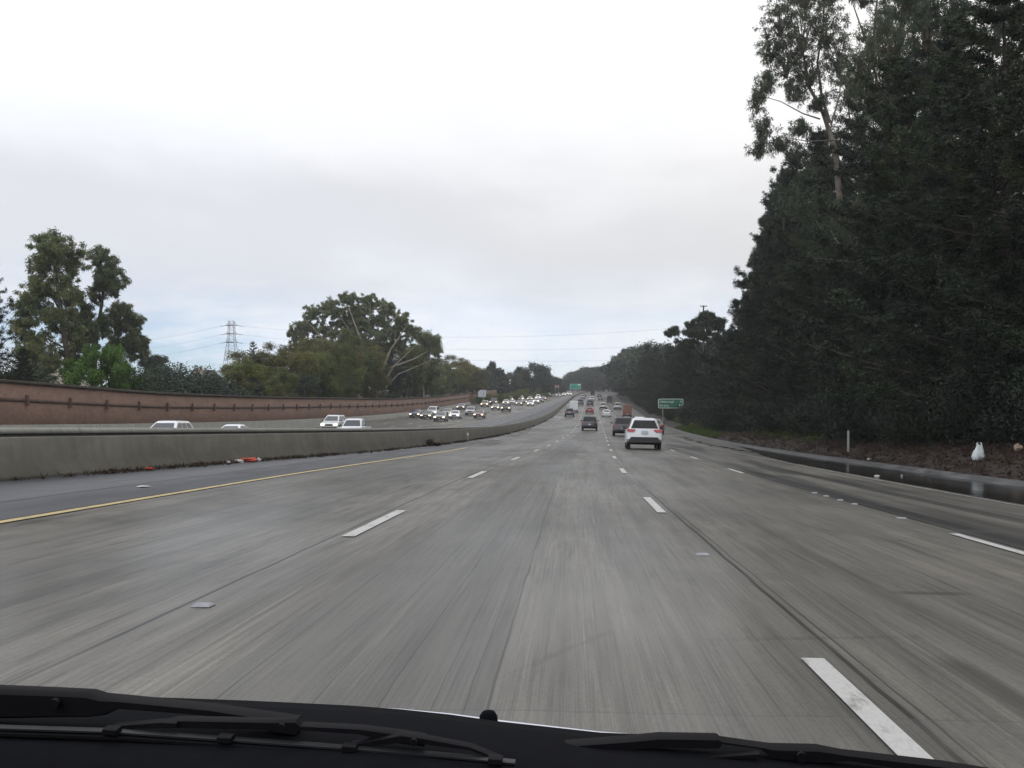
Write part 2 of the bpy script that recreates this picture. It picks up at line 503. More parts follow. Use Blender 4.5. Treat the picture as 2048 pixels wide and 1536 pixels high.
def ground_material():
    m, t, b = new_mat("needle_covered_soil")
    g = N(t, "ShaderNodeTexCoord").outputs["Object"]
    n1 = noise(t, g, 0.35, 6, 0.65)
    n2 = noise(t, g, 5.0, 6, 0.75)
    n3 = noise(t, g, 22.0, 3, 0.7)
    c = ramp(t, n1, [(0.3, (0.013, 0.009, 0.007)), (0.55, (0.022, 0.014, 0.0095)), (0.75, (0.014, 0.013, 0.008))])
    c = mix(t, 0.8, c, ramp(t, n2, [(0.3, 0.5), (0.7, 1.5)]), "MULTIPLY")
    c = mix(t, 0.6, c, ramp(t, n3, [(0.3, 0.6), (0.7, 1.4)]), "MULTIPLY")
    t.links.new(c, b.inputs["Base Color"])
    b.inputs["Roughness"].default_value = 0.9
    bp = N(t, "ShaderNodeBump"); bp.inputs["Strength"].default_value = 0.8; bp.inputs["Distance"].default_value = 0.08
    t.links.new(n2, bp.inputs["Height"]); t.links.new(bp.outputs[0], b.inputs["Normal"])
    return m

def leaf_material(name, c0, c1, c2=None, trans=0.32, rough=0.55):
    m, t, b = new_mat(name)
    at = N(t, "ShaderNodeAttribute"); at.attribute_name = "tint"
    oi = N(t, "ShaderNodeObjectInfo")
    stops = [(0.0, c0), (0.6, c1)] + ([(1.0, c2)] if c2 else [])
    c = ramp(t, at.outputs["Fac"], stops)
    c = mix(t, 1.0, c, ramp(t, oi.outputs["Random"], [(0.0, (0.80, 0.84, 0.86)), (0.5, (1, 1, 1)), (1.0, (1.25, 1.2, 0.98))]), "MULTIPLY")
    t.links.new(c, b.inputs["Base Color"])
    b.inputs["Roughness"].default_value = rough
    b.inputs["Specular IOR Level"].default_value = 0.3
    tr = N(t, "ShaderNodeBsdfTranslucent")
    t.links.new(c, tr.inputs[0])
    mx = N(t, "ShaderNodeMixShader"); mx.inputs[0].default_value = trans
    t.links.new(b.outputs[0], mx.inputs[1]); t.links.new(tr.outputs[0], mx.inputs[2])
    t.links.new(mx.outputs[0], t.nodes["Material Output"].inputs[0])
    return m

M = {}
M["road"] = road_material("grooved_concrete")
M["road2"] = road_material("grooved_concrete_opposing", True)
M["asph_grey"] = asphalt_material("grey_wet_asphalt", (0.034, 0.038, 0.046), (0.070, 0.076, 0.088), 0.36, 0.55)
M["asph_mid"] = asphalt_material("dark_asphalt_strip", (0.020, 0.023, 0.030), (0.044, 0.048, 0.056), 0.42, 0.6)
M["asph_wet"] = asphalt_material("black_standing_water", (0.006, 0.007, 0.007), (0.014, 0.014, 0.014), 0.05, 0.18, 0.6, 0.12)
M["kerb"] = asphalt_material("pale_gutter_concrete", (0.022, 0.024, 0.025), (0.135, 0.14, 0.143), 0.5, 0.75, 3.0, 0.9)
M["barrier"] = barrier_material("stained_barrier_concrete", (0.070, 0.066, 0.053), (0.128, 0.121, 0.099))
M["barrier_pale"] = barrier_material("pale_barrier_concrete", (0.20, 0.205, 0.19), (0.27, 0.272, 0.25))
M["brick"] = brick_material()
M["brick_dark"] = simple("brick_brown_trim", (0.098, 0.062, 0.049), 0.85, var=0.35, scale=1.5)
M["cap"] = simple("dark_wall_cap", (0.045, 0.035, 0.028), 0.85, var=0.3, scale=1.0)
M["soil"] = ground_material()
def worn_paint(name, col, under, lo, hi):
    m, t, b = new_mat(name)
    g = N(t, "ShaderNodeTexCoord").outputs["Object"]
    n1 = noise(t, mapping(t, g, (9, 2.5, 1)), 1.0, 6, 0.75)
    n2 = noise(t, mapping(t, g, (60, 14, 1)), 1.0, 3, 0.7)
    c = ramp(t, n1, [(lo, under), (hi, col)])
    c = mix(t, 0.6, c, ramp(t, n2, [(0.3, 0.72), (0.6, 1.06)]), "MULTIPLY")
    t.links.new(c, b.inputs["Base Color"]); b.inputs["Roughness"].default_value = 0.55
    return m
M["paint_white"] = worn_paint("white_road_paint", (0.43, 0.435, 0.425), (0.17, 0.165, 0.155), 0.32, 0.48)
M["paint_dirty"] = worn_paint("dirty_white_paint", (0.34, 0.34, 0.33), (0.13, 0.13, 0.12), 0.40, 0.60)
M["paint_yellow"] = worn_paint("yellow_road_paint", (0.44, 0.335, 0.14), (0.17, 0.14, 0.09), 0.32, 0.50)
M["bark"] = simple("brown_bark", (0.045, 0.034, 0.027), 0.9, var=0.45, scale=2)
M["bark_grey"] = simple("grey_brown_bark", (0.11, 0.092, 0.078), 0.85, var=0.45, scale=1.5)
M["bark_red"] = simple("reddish_bark", (0.10, 0.062, 0.045), 0.85, var=0.4, scale=1.5)
M["bark_pale"] = simple("pale_smooth_bark", (0.24, 0.205, 0.165), 0.8, var=0.4, scale=1.2)
M["leaf_euc"] = leaf_material("eucalyptus_leaves", (0.066, 0.092, 0.046), (0.15, 0.178, 0.09), (0.27, 0.285, 0.14), 0.42)
M["leaf_euc_grey"] = leaf_material("grey_green_leaves", (0.036, 0.050, 0.036), (0.066, 0.086, 0.058), (0.102, 0.114, 0.074))
M["leaf_pine"] = leaf_material("dark_needles", (0.006, 0.011, 0.007), (0.016, 0.026, 0.014), (0.04, 0.056, 0.024), 0.1)
M["leaf_rust"] = leaf_material("olive_rust_leaves", (0.055, 0.06, 0.024), (0.118, 0.116, 0.042), (0.185, 0.165, 0.055))
M["leaf_olive"] = leaf_material("olive_leaves", (0.052, 0.074, 0.022), (0.11, 0.135, 0.038), (0.19, 0.20, 0.055))
M["leaf_green"] = leaf_material("fresh_green_leaves", (0.048, 0.104, 0.021), (0.096, 0.184, 0.032), (0.152, 0.256, 0.048))
M["leaf_dark"] = leaf_material("dark_shrub_leaves", (0.019, 0.032, 0.023), (0.041, 0.061, 0.038), (0.068, 0.088, 0.047), 0.15)
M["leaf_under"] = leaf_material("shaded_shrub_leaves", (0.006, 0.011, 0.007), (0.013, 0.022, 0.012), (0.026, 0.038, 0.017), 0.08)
M["grass"] = leaf_material("bright_grass", (0.034, 0.055, 0.014), (0.066, 0.098, 0.024), (0.10, 0.128, 0.038))
M["dead"] = leaf_material("dead_needles", (0.03, 0.017, 0.011), (0.033, 0.019, 0.012), (0.075, 0.040, 0.023), 0.05)
M["steel"] = simple("galvanised_steel", (0.30, 0.31, 0.33), 0.45, 0.6)
M["lattice"] = simple("weathered_tower_steel", (0.17, 0.18, 0.22), 0.6, 0.3)
M["wood"] = simple("weathered_wood_post", (0.22, 0.17, 0.13), 0.85, var=0.3, scale=3)
M["wood_dark"] = simple("creosoted_pole", (0.06, 0.05, 0.045), 0.9, var=0.3, scale=2)
M["sign_green"] = simple("sign_green", (0.015, 0.105, 0.065), 0.45)
M["sign_green2"] = simple("sign_green_bright", (0.01, 0.22, 0.17), 0.45)
M["sign_white"] = simple("sign_white", (0.62, 0.66, 0.62), 0.5)
M["sign_back"] = simple("sign_back_aluminium", (0.42, 0.45, 0.50), 0.5, 0.2, var=0.1)
M["sign_pink"] = simple("sign_brown", (0.26, 0.15, 0.13), 0.6)
M["wire"] = simple("cable_grey", (0.33, 0.35, 0.39), 0.6)
M["glass"] = simple("tinted_glass", (0.006, 0.007, 0.009), 0.06, spec=0.35)
M["glass_pale"] = simple("reflecting_windscreen", (0.03, 0.036, 0.045), 0.10, spec=0.9)
M["trim"] = simple("black_plastic", (0.022, 0.022, 0.026), 0.55)
M["tyre"] = simple("tyre_rubber", (0.018, 0.018, 0.018), 0.8)
M["rim"] = simple("alloy_rim", (0.35, 0.35, 0.36), 0.35, 0.7)
M["tail"] = simple("red_lens", (0.34, 0.014, 0.018), 0.15, coat=0.5)
M["plate"] = simple("licence_plate", (0.45, 0.47, 0.55), 0.4)
M["lamp_on"] = simple("headlamp_on", (0.9, 0.9, 0.85), 0.2, emit=(1.0, 0.80, 0.50), estr=2.6)
M["lamp_off"] = simple("headlamp_off", (0.55, 0.56, 0.58), 0.1, coat=0.6)
M["dash"] = simple("black_cowl_plastic", (0.0032, 0.0035, 0.0055), 0.85, spec=0.04, var=0.25, scale=40)
M["wiper"] = simple("black_wiper_paint", (0.0035, 0.0035, 0.005), 0.6, spec=0.07, var=0.2, scale=30)
M["rubber"] = simple("wiper_rubber", (0.008, 0.009, 0.010), 0.45, spec=0.25)
M["hood"] = simple("silver_lavender_car_paint", (0.80, 0.82, 0.92), 0.15, 0.95)
M["bag"] = simple("white_plastic_bag", (0.55, 0.60, 0.62), 0.45, var=0.15, scale=8)
M["bag_tan"] = simple("tan_paper_bag", (0.30, 0.22, 0.16), 0.7, var=0.3, scale=12)
M["orange"] = simple("orange_cloth", (0.40, 0.055, 0.025), 0.7, var=0.2, scale=10)
M["litter"] = simple("white_litter", (0.45, 0.46, 0.45), 0.7, var=0.2, scale=10)
M["stucco"] = simple("cream_stucco", (0.50, 0.46, 0.39), 0.85, var=0.1)
M["roofing"] = simple("grey_roof_shingle", (0.09, 0.085, 0.085), 0.9, var=0.25, scale=4)
M["marker"] = simple("ceramic_marker", (0.22, 0.23, 0.26), 0.55, var=.2, scale=30)
M["black"] = simple("matt_black", (0.008, 0.008, 0.008), 0.8)

# ------------------------------------------------------------------ sheets along the road
def sheet(name, Ys, offs, mat, zfn=roadz, lift=0.0, uvswap=False, kind="structure"):
    """offs: function Y -> list of offsets"""
    rows = [offs(Y) for Y in Ys]
    n = len(rows[0]); V = []; UV = []
    for Y, r in zip(Ys, rows):
        sx = float(shift(Y)); zs = zfn(np.full(n, Y), np.array(r))
        for o_, z in zip(r, zs):
            V.append((sx + o_, Y, z + lift)); UV.append((o_, Y))
    Fc = []
    for i in range(len(Ys) - 1):
        for k in range(n - 1):
            a = i * n + k
            Fc.append((a, a + 1, a + n + 1, a + n))
    me = np_mesh(name, V, Fc, True)
    ul = me.uv_layers.new(name="UVMap")
    idx = np.array(Fc).ravel()
    ul.data.foreach_set("uv", np.array(UV, np.float32)[idx].ravel())
    o = link(name, me, mat)
    if kind: o["kind"] = kind
    return o

def yrange(a, b, near=2.0, grow=0.02):
    out = [a]
    while out[-1] < b:
        out.append(min(b, out[-1] + near + max(0, out[-1]) * grow))
    return out

YS = yrange(-80, 780, 2.0, 0.02)
GY = [-160, -120, -80] + yrange(-60, 780, 2.5, 0.02)[0:] + [820, 880, 960, 1080, 1250, 1400]
GO = [-800, -500, -300, -200, -120, -80, -60, -50, -44, -40, -37, -35, -33.95, -33.85, -30, -24, -18, -13.5, -12.5, -11.5, -8, -2, 4, 10.9, 10.96, 11.2, 11.6, 12.2, 13, 14, 16,
      18, 20, 24, 30, 40, 55, 80, 120, 200, 300, 500, 800]
sheet("ground", GY, lambda Y: GO, M["soil"], groundz)
LINS = lambda a, b, n: [a + (b - a) * i / n for i in range(n + 1)]
sheet("road", YS, lambda Y: LINS(bar_off(Y) + .05, 10.5, 12), M["road"])
OPP_EDGE = lambda Y: float(np.interp(Y, [0, 160, 300, 480, 900], [-18.6, -18.6, -15.2, -11.6, -11]))
sheet("opposing_road", YS, lambda Y: [bar_off(Y) - .6] + LINS(bar_off(Y) - 2.6, WALL_OFF + .1, 10), M["road2"])
# left shoulder: two asphalt strips that run out
sh_in = lambda Y: float(np.interp(Y, [0, 40, 62, 70], [-6.62, -6.55, -6.75, -7.0]))
YSL = yrange(-40, 66, 2.0, 0.01)
sheet("asphalt_shoulder", YSL, lambda Y: LINS(bar_off(Y) + .04, max(bar_off(Y) + .3, -8.0 - (Y > 35) * 0.0), 2) if True else None, M["asph_grey"], lift=0.004)
sheet("asphalt_strip", YSL, lambda Y: LINS(max(bar_off(Y) + .3, -7.96), sh_in(Y), 2), M["asph_mid"], lift=0.006)
# far shoulder strips of the other carriageway, dark asphalt then wet grey
YF = yrange(85, 560, 3, 0.02)
sheet("median_strip", YF, lambda Y: LINS(.5 * (bar_off(Y) + OPP_EDGE(Y)), bar_off(Y) - .7, 2), M["asph_mid"], lift=0.008)
sheet("opposing_shoulder", YF, lambda Y: LINS(OPP_EDGE(Y) + .1, .5 * (bar_off(Y) + OPP_EDGE(Y)) - .02, 2), M["asph_grey"], lift=0.008)
# standing water on the right shoulder and the pale gutter
rng0 = np.random.default_rng(5)
_wj = rng0.normal(0, 0.10, 400)
def wet_in(Y):
    return 7.92 + float(np.interp(Y, [0, 44, 52, 60, 75], [0, .05, .5, 1.3, 2.2])) + 0.5 * _wj[int(Y * 1.3) % 400] * (1 if Y > 38 else .25)
sheet("wet_shoulder", yrange(-20, 74, .8, 0.0), lambda Y: LINS(wet_in(Y), 10.42, 3), M["asph_wet"], lift=0.006)
sheet("wet_patch", yrange(58, 110, 1.0, 0.0), lambda Y: LINS(8.6 + 3 * _wj[int(Y) % 400], 8.9 + 3 * _wj[int(Y) % 400] + .5 * abs(_wj[(int(Y) + 50) % 400]), 1), M["asph_wet"], lift=0.005)
def gutter(name):
    V, UV, Fc = [], [], []
    ys = yrange(-30, 500, .9, 0.012)
    for i, Y in enumerate(ys):
        j = _wj[i % 400] * .45; j2 = _wj[(i * 7 + 3) % 400] * .6
        sx = float(shift(Y)); z = float(roadz(Y, 10.5))
        for k, (o_, dz) in enumerate(((10.36 + j, .012), (10.62 + j * .5, .10 + abs(j) * .2), (10.84, .12), (10.98 + j2 * .4, .10))):
            V.append((sx + o_, Y, z + dz)); UV.append((o_, Y))
        if i:
            for k in range(3):
                a = (i - 1) * 4 + k
                Fc.append((a, a + 1, a + 5, a + 4))
    me = np_mesh(name, V, Fc, True)
    ul = me.uv_layers.new(name="UVMap"); ul.data.foreach_set("uv", np.array(UV, np.float32)[np.array(Fc).ravel()].ravel())
    o = link(name, me, M["kerb"]); o["kind"] = "structure"
gutter("kerb")

# ------------------------------------------------------------------ painted markings
def markings():
    w = MB(); y = MB(); e = MB()
    def seg(mb, off, y0, y1, width, lift=0.010):
        ys = [y0]
        while ys[-1] < y1: ys.append(min(y1, ys[-1] + max(2.0, ys[-1] * .04)))
        offf = off if callable(off) else (lambda Y: off)
        for a, b in zip(ys[:-1], ys[1:]):
            mb.face(P(a, offf(a) - width / 2, lift), P(a, offf(a) + width / 2, lift), P(b, offf(b) + width / 2, lift), P(b, offf(b) - width / 2, lift))
    def dashes(off, far_end, period, length, width, ymax, lift=0.010):
        k = far_end
        while k < ymax:
            if k > 0: seg(w, off, max(k - length, .8), k, width * (1 if k > 12 else .95), lift)
            k += period
    dashes(1.29, 5.87, 13.35, 3.4, .13, 420)
    dashes(-2.37, 15.25 - 13.3, 13.3, 3.6, .14, 420)
    dashes(4.65, 34.0 - 13.4 * 2 + 6.2, 40.0, 3.3, .12, 40)     # nearest piece of the outer line
    dashes(4.65, 34.0, 13.6, 3.2, .12, 420)
    seg(e, 7.72, -10, 400, .075)
    seg(y, sh_in_y, -10, 56, .15, .012); seg(e, sh_in_y, 56, 330, .05, .012)
    # far carriageway
    for o_ in (-22.2, -25.6, -29.0):
        dashes(lambda Y, o_=o_: o_ + (float(OPP_EDGE(Y)) + 18.6), 8.0, 13.4, 3.5, .14, 420, .012)
    seg(w, lambda Y: -32.4, 0, 300, .12, .012)
    seg(y, lambda Y: OPP_EDGE(Y), 60, 420, .14, .013)
    o = w.build("white_lane_markings", M["paint_white"]); o["kind"] = "structure"
    o = e.build("white_edge_line", M["paint_dirty"]); o["kind"] = "structure"
    o = y.build("yellow_edge_lines", M["paint_yellow"]); o["kind"] = "structure"
def sh_in_y(Y):
    return float(np.interp(Y, [0, 25, 47, 60, 300], [-6.5, -6.42, -5.95, -6.15, -6.2]))
markings()

# raised markers standing on the concrete
def marker_mesh():
    mb = MB(); n = 10
    rings = []
    for r, z in ((.055, 0), (.05, .012), (.032, .020)):
        rings.append([(r * math.cos(2 * math.pi * k / n), r * math.sin(2 * math.pi * k / n), z) for k in range(n)])
    mb.loft(rings)
    me = mb.mesh("marker_body"); me.materials.append(M["marker"])
    return me
def marker_square():
    mb = MB(); mb.loft([[(-.06, -.05, 0), (.06, -.05, 0), (.06, .05, 0), (-.06, .05, 0)], [(-.045, -.02, .018), (.045, -.02, .018), (.045, .02, .018), (-.045, .02, .018)]])
    me = mb.mesh("marker_square"); me.materials.append(M["marker"])
    return me
_mk, _ms = marker_mesh(), marker_square()
G_MARK = "raised pavement markers on the lane lines"
for me, Y, o_, lab in (
        (_ms, 10.65, 1.27, "square white pavement marker on the lane line ahead of the nearest right dash"),
        (_ms, 7.18, -2.40, "square white pavement marker on the line left of our lane, nearest the hood"),
        (_mk, 21.6, 4.74, "round white marker, farthest of the row of four on the outer lane line"),
        (_mk, 20.6, 4.74, "round white marker, second farthest of four on the outer lane line"),
        (_mk, 19.5, 4.74, "round white marker, second nearest of four on the outer lane line"),
        (_mk, 18.5, 4.74, "round white marker, nearest of the row of four on the outer lane line"),
        (_ms, 15.7, 4.70, "square white marker between the row of round ones and the outer dash")):
    o = link("pavement_marker", me); o.location = P(Y, o_, .004)
    o.scale = (1.05, 1.5, .8) if me is _ms else (1.1, 1.4, 1.0)
    tag(o, lab, "road marker", G_MARK)

# ------------------------------------------------------------------ concrete barriers
def profile_wall(name, ys, prof_fn, mat, parent=None):
    """sweep a closed cross-section [(d_off, z_abs)] along the road"""
    V, UV, Fc = [], [], []
    n = None
    for i, Y in enumerate(ys):
        sec = prof_fn(Y); n = len(sec); sx = float(shift(Y)); acc = 0
        for k, (o_, z) in enumerate(sec):
            if k: acc += math.hypot(o_ - sec[k - 1][0], z - sec[k - 1][1])
            V.append((sx + o_, Y, z)); UV.append((Y, acc))
        if i:
            for k in range(n):
                a, b = (i - 1) * n + k, (i - 1) * n + (k + 1) % n
                Fc.append((a, b, b + n, a + n))
    me = np_mesh(name, V, Fc, False)
    bm = bmesh.new(); bm.from_mesh(me)
    bm.verts.ensure_lookup_table()
    bm.faces.new([bm.verts[k] for k in range(n)]); bm.faces.new([bm.verts[len(ys) * n - 1 - k] for k in range(n)])
    bmesh.ops.recalc_face_normals(bm, faces=bm.faces)
    uvl = bm.loops.layers.uv.new("UVMap")
    for f in bm.faces:
        for l in f.loops: l[uvl].uv = UV[l.vert.index]
    bm.to_mesh(me); bm.free()
    return link(name, me, mat, parent)

def near_sec(Y):
    o_ = bar_off(Y); z = float(roadz(Y, o_ + .2))
    return [(o_ + .20, z - .05), (o_ + .19, z + .08), (o_ + .03, z + .33), (o_ - .03, z + .785), (o_ - .06, z + .805), (o_ - .20, z + .805), (o_ - .22, z + .785), (o_ - .28, z - .05)]
o = profile_wall("median_barrier", yrange(-70, 620, 2.5, 0.02), near_sec, M["barrier"])
tag(o, "long stained concrete median barrier beside the left shoulder, nearer of the pair", "barrier")
def far_sec(Y):
    o_ = bar_off(Y) - float(np.interp(Y, [0, 60, 95], [.62, .58, .5])); zn = float(roadz(Y, bar_off(Y)))
    t = zn + float(np.interp(Y, [0, 22, 45, 70, 95], [.985, .985, .97, .95, .86]))
    return [(o_ + .02, zn - .2), (o_ + .02, t - .125), (o_ + .11, t - .12), (o_ + .07, t - .02), (o_ + .03, t), (o_ - .10, t), (o_ - .13, t - .02), (o_ - .38, zn - .3)]
o = profile_wall("opposing_barrier", yrange(-70, 96, 2.5, 0.01), far_sec, M["barrier_pale"])
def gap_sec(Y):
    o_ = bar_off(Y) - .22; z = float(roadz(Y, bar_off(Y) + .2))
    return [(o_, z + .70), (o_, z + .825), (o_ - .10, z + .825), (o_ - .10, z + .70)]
_j = profile_wall("gap_shade_strip", yrange(-70, 76, 2.5, 0.01), gap_sec, M["black"], o)  # black strip added as the dark shade line between the two barriers
tag(o, "paler concrete barrier rising just behind the near median barrier", "barrier")

WYS = yrange(-60, 304, 2.5, 0.015)
def wb_sec(Y):
    o_ = WALL_OFF; z = float(roadz(Y, o_ + .3))
    zt = float(prof(Y)) + .67 + float(np.interp(Y, [60, 140, 300], [.62, .78, .8]))
    return [(o_ + .42, z - .1), (o_ + .40, z + .08), (o_ + .22, z + .35), (o_ + .12, zt - .02), (o_ + .10, zt), (o_ - .05, zt), (o_ - .05, z - .1)]
o = profile_wall("roadside_barrier", WYS, wb_sec, M["barrier_pale"])
tag(o, "pale concrete barrier running along the foot of the brick sound wall", "barrier")

wall_top = lambda Y: float(prof(Y)) + .67 + float(np.interp(Y, [50, 64, 86, 142, 300], [3.12, 3.06, 2.9, 3.2, 2.98]))
sw = empty("sound_wall", P(150, WALL_OFF)); tag(sw, "long red-brick sound wall with dark cap and bracketed rail beside the far lanes", "wall")
bpy.context.view_layer.update()
def at_world(o, root):
    o.parent = root; o.matrix_parent_inverse = Matrix.Translation(-Vector(root.location))
    return o
def rect_sec(dx0, dx1, za, zb, base):
    def fn(Y):
        b = base(Y)
        return [(WALL_OFF + dx1, b + za), (WALL_OFF + dx1, b + zb), (WALL_OFF + dx0, b + zb), (WALL_OFF + dx0, b + za)]
    return fn
at_world(profile_wall("brick_panel", WYS, lambda Y: [(WALL_OFF - .08, float(prof(Y)) - .3), (WALL_OFF - .08, wall_top(Y)), (WALL_OFF - .32, wall_top(Y)), (WALL_OFF - .32, float(prof(Y)) - .3)], M["brick"]), sw)
at_world(profile_wall("cap", WYS, rect_sec(-.40, 0.0, 0.002, .20, wall_top), M["cap"]), sw)
at_world(profile_wall("rail", WYS, rect_sec(-.078, -.03, -1.06, -.86, wall_top), M["brick_dark"]), sw)
Yb = 44.5
while Yb < 303:
    mb = MB(); p = P(Yb, WALL_OFF, 0); zt = wall_top(Yb)
    mb.box((p.x + .03, p.y, zt - .96), (.11, .24, .66))
    mb.box((p.x + .07, p.y, zt - 1.02), (.08, .16, .30))
    at_world(mb.build("bracket", M["brick_dark"]), sw)
    Yb += 5.35
# wall farther on, set back behind the bushes
o = profile_wall("far_sound_wall", yrange(306, 560, 8, 0.01), lambda Y: [(-36.8, float(prof(Y)) + .3), (-36.8, float(prof(Y)) + 3.75), (-37.05, float(prof(Y)) + 3.75), (-37.05, float(prof(Y)) + .3)], M["brick"])
tag(o, "distant stretch of reddish sound wall half hidden behind roadside bushes", "wall")

# ------------------------------------------------------------------ foliage
def leaves_mesh(name, clumps, per, L, W, droop=0.3, seed=0, shell=0.55, dens_by_size=True):
    """clumps: array (n, 7): centre xyz, radii xyz, tint. Thin triangles spread through every clump."""
    rng = np.random.default_rng(seed)
    C = np.asarray(clumps, float)
    rm = (C[:, 3] * C[:, 4] * C[:, 5]) ** (1 / 3)
    cnt = np.maximum(4, (per * (rm / rm.mean()) ** 1.7 if dens_by_size else np.full(len(C), per)).astype(int))
    idx = np.repeat(np.arange(len(C)), cnt)
    n = len(idx)
    d = rng.normal(size=(n, 3)); d /= np.linalg.norm(d, axis=1, keepdims=True)
    r = shell + (1 - shell) * rng.random(n) ** 0.7
    inner = rng.random(n) < 0.35
    r = np.where(inner, rng.random(n) ** 0.5 * shell, r)
    # ragged clump edge
    r *= 1 + 0.28 * np.sin(d[:, 0] * 5 + C[idx, 0] * 3) * np.sin(d[:, 1] * 4 + C[idx, 1]) + rng.normal(0, .10, n)
    p = C[idx, :3] + d * r[:, None] * C[idx, 3:6]
    dirn = rng.normal(size=(n, 3)) + d * 0.6
    dirn[:, 2] -= droop * 2.2
    dirn /= np.linalg.norm(dirn, axis=1, keepdims=True)
    side = np.cross(dirn, rng.normal(size=(n, 3))); side /= np.linalg.norm(side, axis=1, keepdims=True) + 1e-9
    l = L * (0.6 + 0.8 * rng.random(n))[:, None]; w = W * (0.6 + 0.8 * rng.random(n))[:, None]
    V = np.empty((n, 3, 3), np.float32)
    V[:, 0] = p - side * w; V[:, 1] = p + side * w; V[:, 2] = p + dirn * l
    me = np_mesh(name, V.reshape(-1, 3), np.arange(n * 3, dtype=np.int32).reshape(-1, 3))
    tint = np.clip(C[idx, 6] + rng.normal(0, .13, n), 0, 1).astype(np.float32)
    a = me.attributes.new("tint", "FLOAT", "POINT")
    a.data.foreach_set("value", np.repeat(tint, 3))
    return me

class Plant:
    def __init__(self, seed):
        self.rng = np.random.default_rng(seed); self.mb = MB(); self.cl = []
    def clump(self, c, r, tint=None, flat=.75):
        t = self.rng.uniform(.1, .75) if tint is None else tint
        if isinstance(r, (int, float)): r = (r, r, r * flat)
        self.cl.append((*c, *r, t))
    def limb(self, p0, d, length, r0, segs=4, up=.15, wig=.12, r1=None):
        p = Vector(p0); d = Vector(d).normalized(); pts = [p.copy()]; rr = [r0]
        r1 = r0 * .35 if r1 is None else r1
        for i in range(segs):
            d = (d + Vector((self.rng.normal(0, wig), self.rng.normal(0, wig), up + self.rng.normal(0, wig * .5)))).normalized()
            p = p + d * (length / segs); pts.append(p.copy()); rr.append(r0 + (r1 - r0) * (i + 1) / segs)
        self.mb.tube(pts, rr, 6 if r0 > .12 else 5 if r0 > .05 else 3)
        return pts, rr, d

def eucalyptus(seed, h=20.0, spread=.30, limbs=8, start=.35, cr=.085, sub=4, lean=0.0):
    T = Plant(seed); rng = T.rng
    pts, rr, d = T.limb((0, 0, -.3), (lean, 0, 1), h * .82, h * .017, 8, .05, .05, h * .004)
    for i in range(limbs):
        t = start + (1 - start) * (i + .5) / limbs
        k = t * (len(pts) - 1); a = int(k); fr = k - a
        p = pts[a].lerp(pts[min(a + 1, len(pts) - 1)], fr)
        az = i * 2.4 + rng.uniform(-.5, .5); el = R(rng.uniform(25, 60))
        L = h * spread * (1.15 - .55 * t) * rng.uniform(.75, 1.2)
        lp, lr, ld = T.limb(p, (math.cos(az) * math.cos(el), math.sin(az) * math.cos(el), math.sin(el)), L, h * .006 * (1.3 - t), 4, .12, .14)
        for j in range(sub):
            q = lp[rng.integers(2, 5)]
            dv = Vector((rng.normal(), rng.normal(), rng.uniform(-.1, .9)))
            sp, _, _ = T.limb(q, dv + ld, L * rng.uniform(.25, .5), h * .0022, 3, .05, .2)
            T.clump(sp[-1], h * cr * rng.uniform(.6, 1.15), flat=.85)
        T.clump(lp[-1], h * cr * rng.uniform(.7, 1.2), flat=.85)
    for j in range(4):
        T.clump(pts[-1] + Vector((rng.normal(0, h * .04), rng.normal(0, h * .04), rng.uniform(-.04, .12) * h)), h * cr * rng.uniform(.7, 1.1))
    return T

def broadtree(seed, h=12.0, r=5.0, n=60, multi=3, zc=.62, rz=.40, cr=.13):
    T = Plant(seed); rng = T.rng
    ends = []
    for m_ in range(multi):
        az = rng.uniform(0, 6.28)
        pts, rr, d = T.limb((rng.normal(0, .25), rng.normal(0, .25), -.3), (math.cos(az) * .35, math.sin(az) * .35, 1), h * .6, h * .018 / multi ** .4, 5, .1, .1)
        for j in range(4):
            a2 = rng.uniform(0, 6.28)
            lp, _, _ = T.limb(pts[rng.integers(2, 6)], (math.cos(a2), math.sin(a2), rng.uniform(.3, 1)), r * rng.uniform(.5, .9), h * .006, 4, .1, .16)
            ends.append(lp[-1])
    for i in range(n):
        dv = Vector(rng.normal(size=3)).normalized()
        k = rng.uniform(.55, 1.0) * (1 + .18 * math.sin(dv.x * 5 + seed) * math.cos(dv.y * 4))
        c = Vector((dv.x * r * k, dv.y * r * k, h * zc + dv.z * h * rz * k))
        if c.z < h * .1: c.z = h * rng.uniform(.1, .3)
        T.clump(c, min(r, h * .5) * cr * 1.6 * rng.uniform(.65, 1.25), flat=.75)
    return T

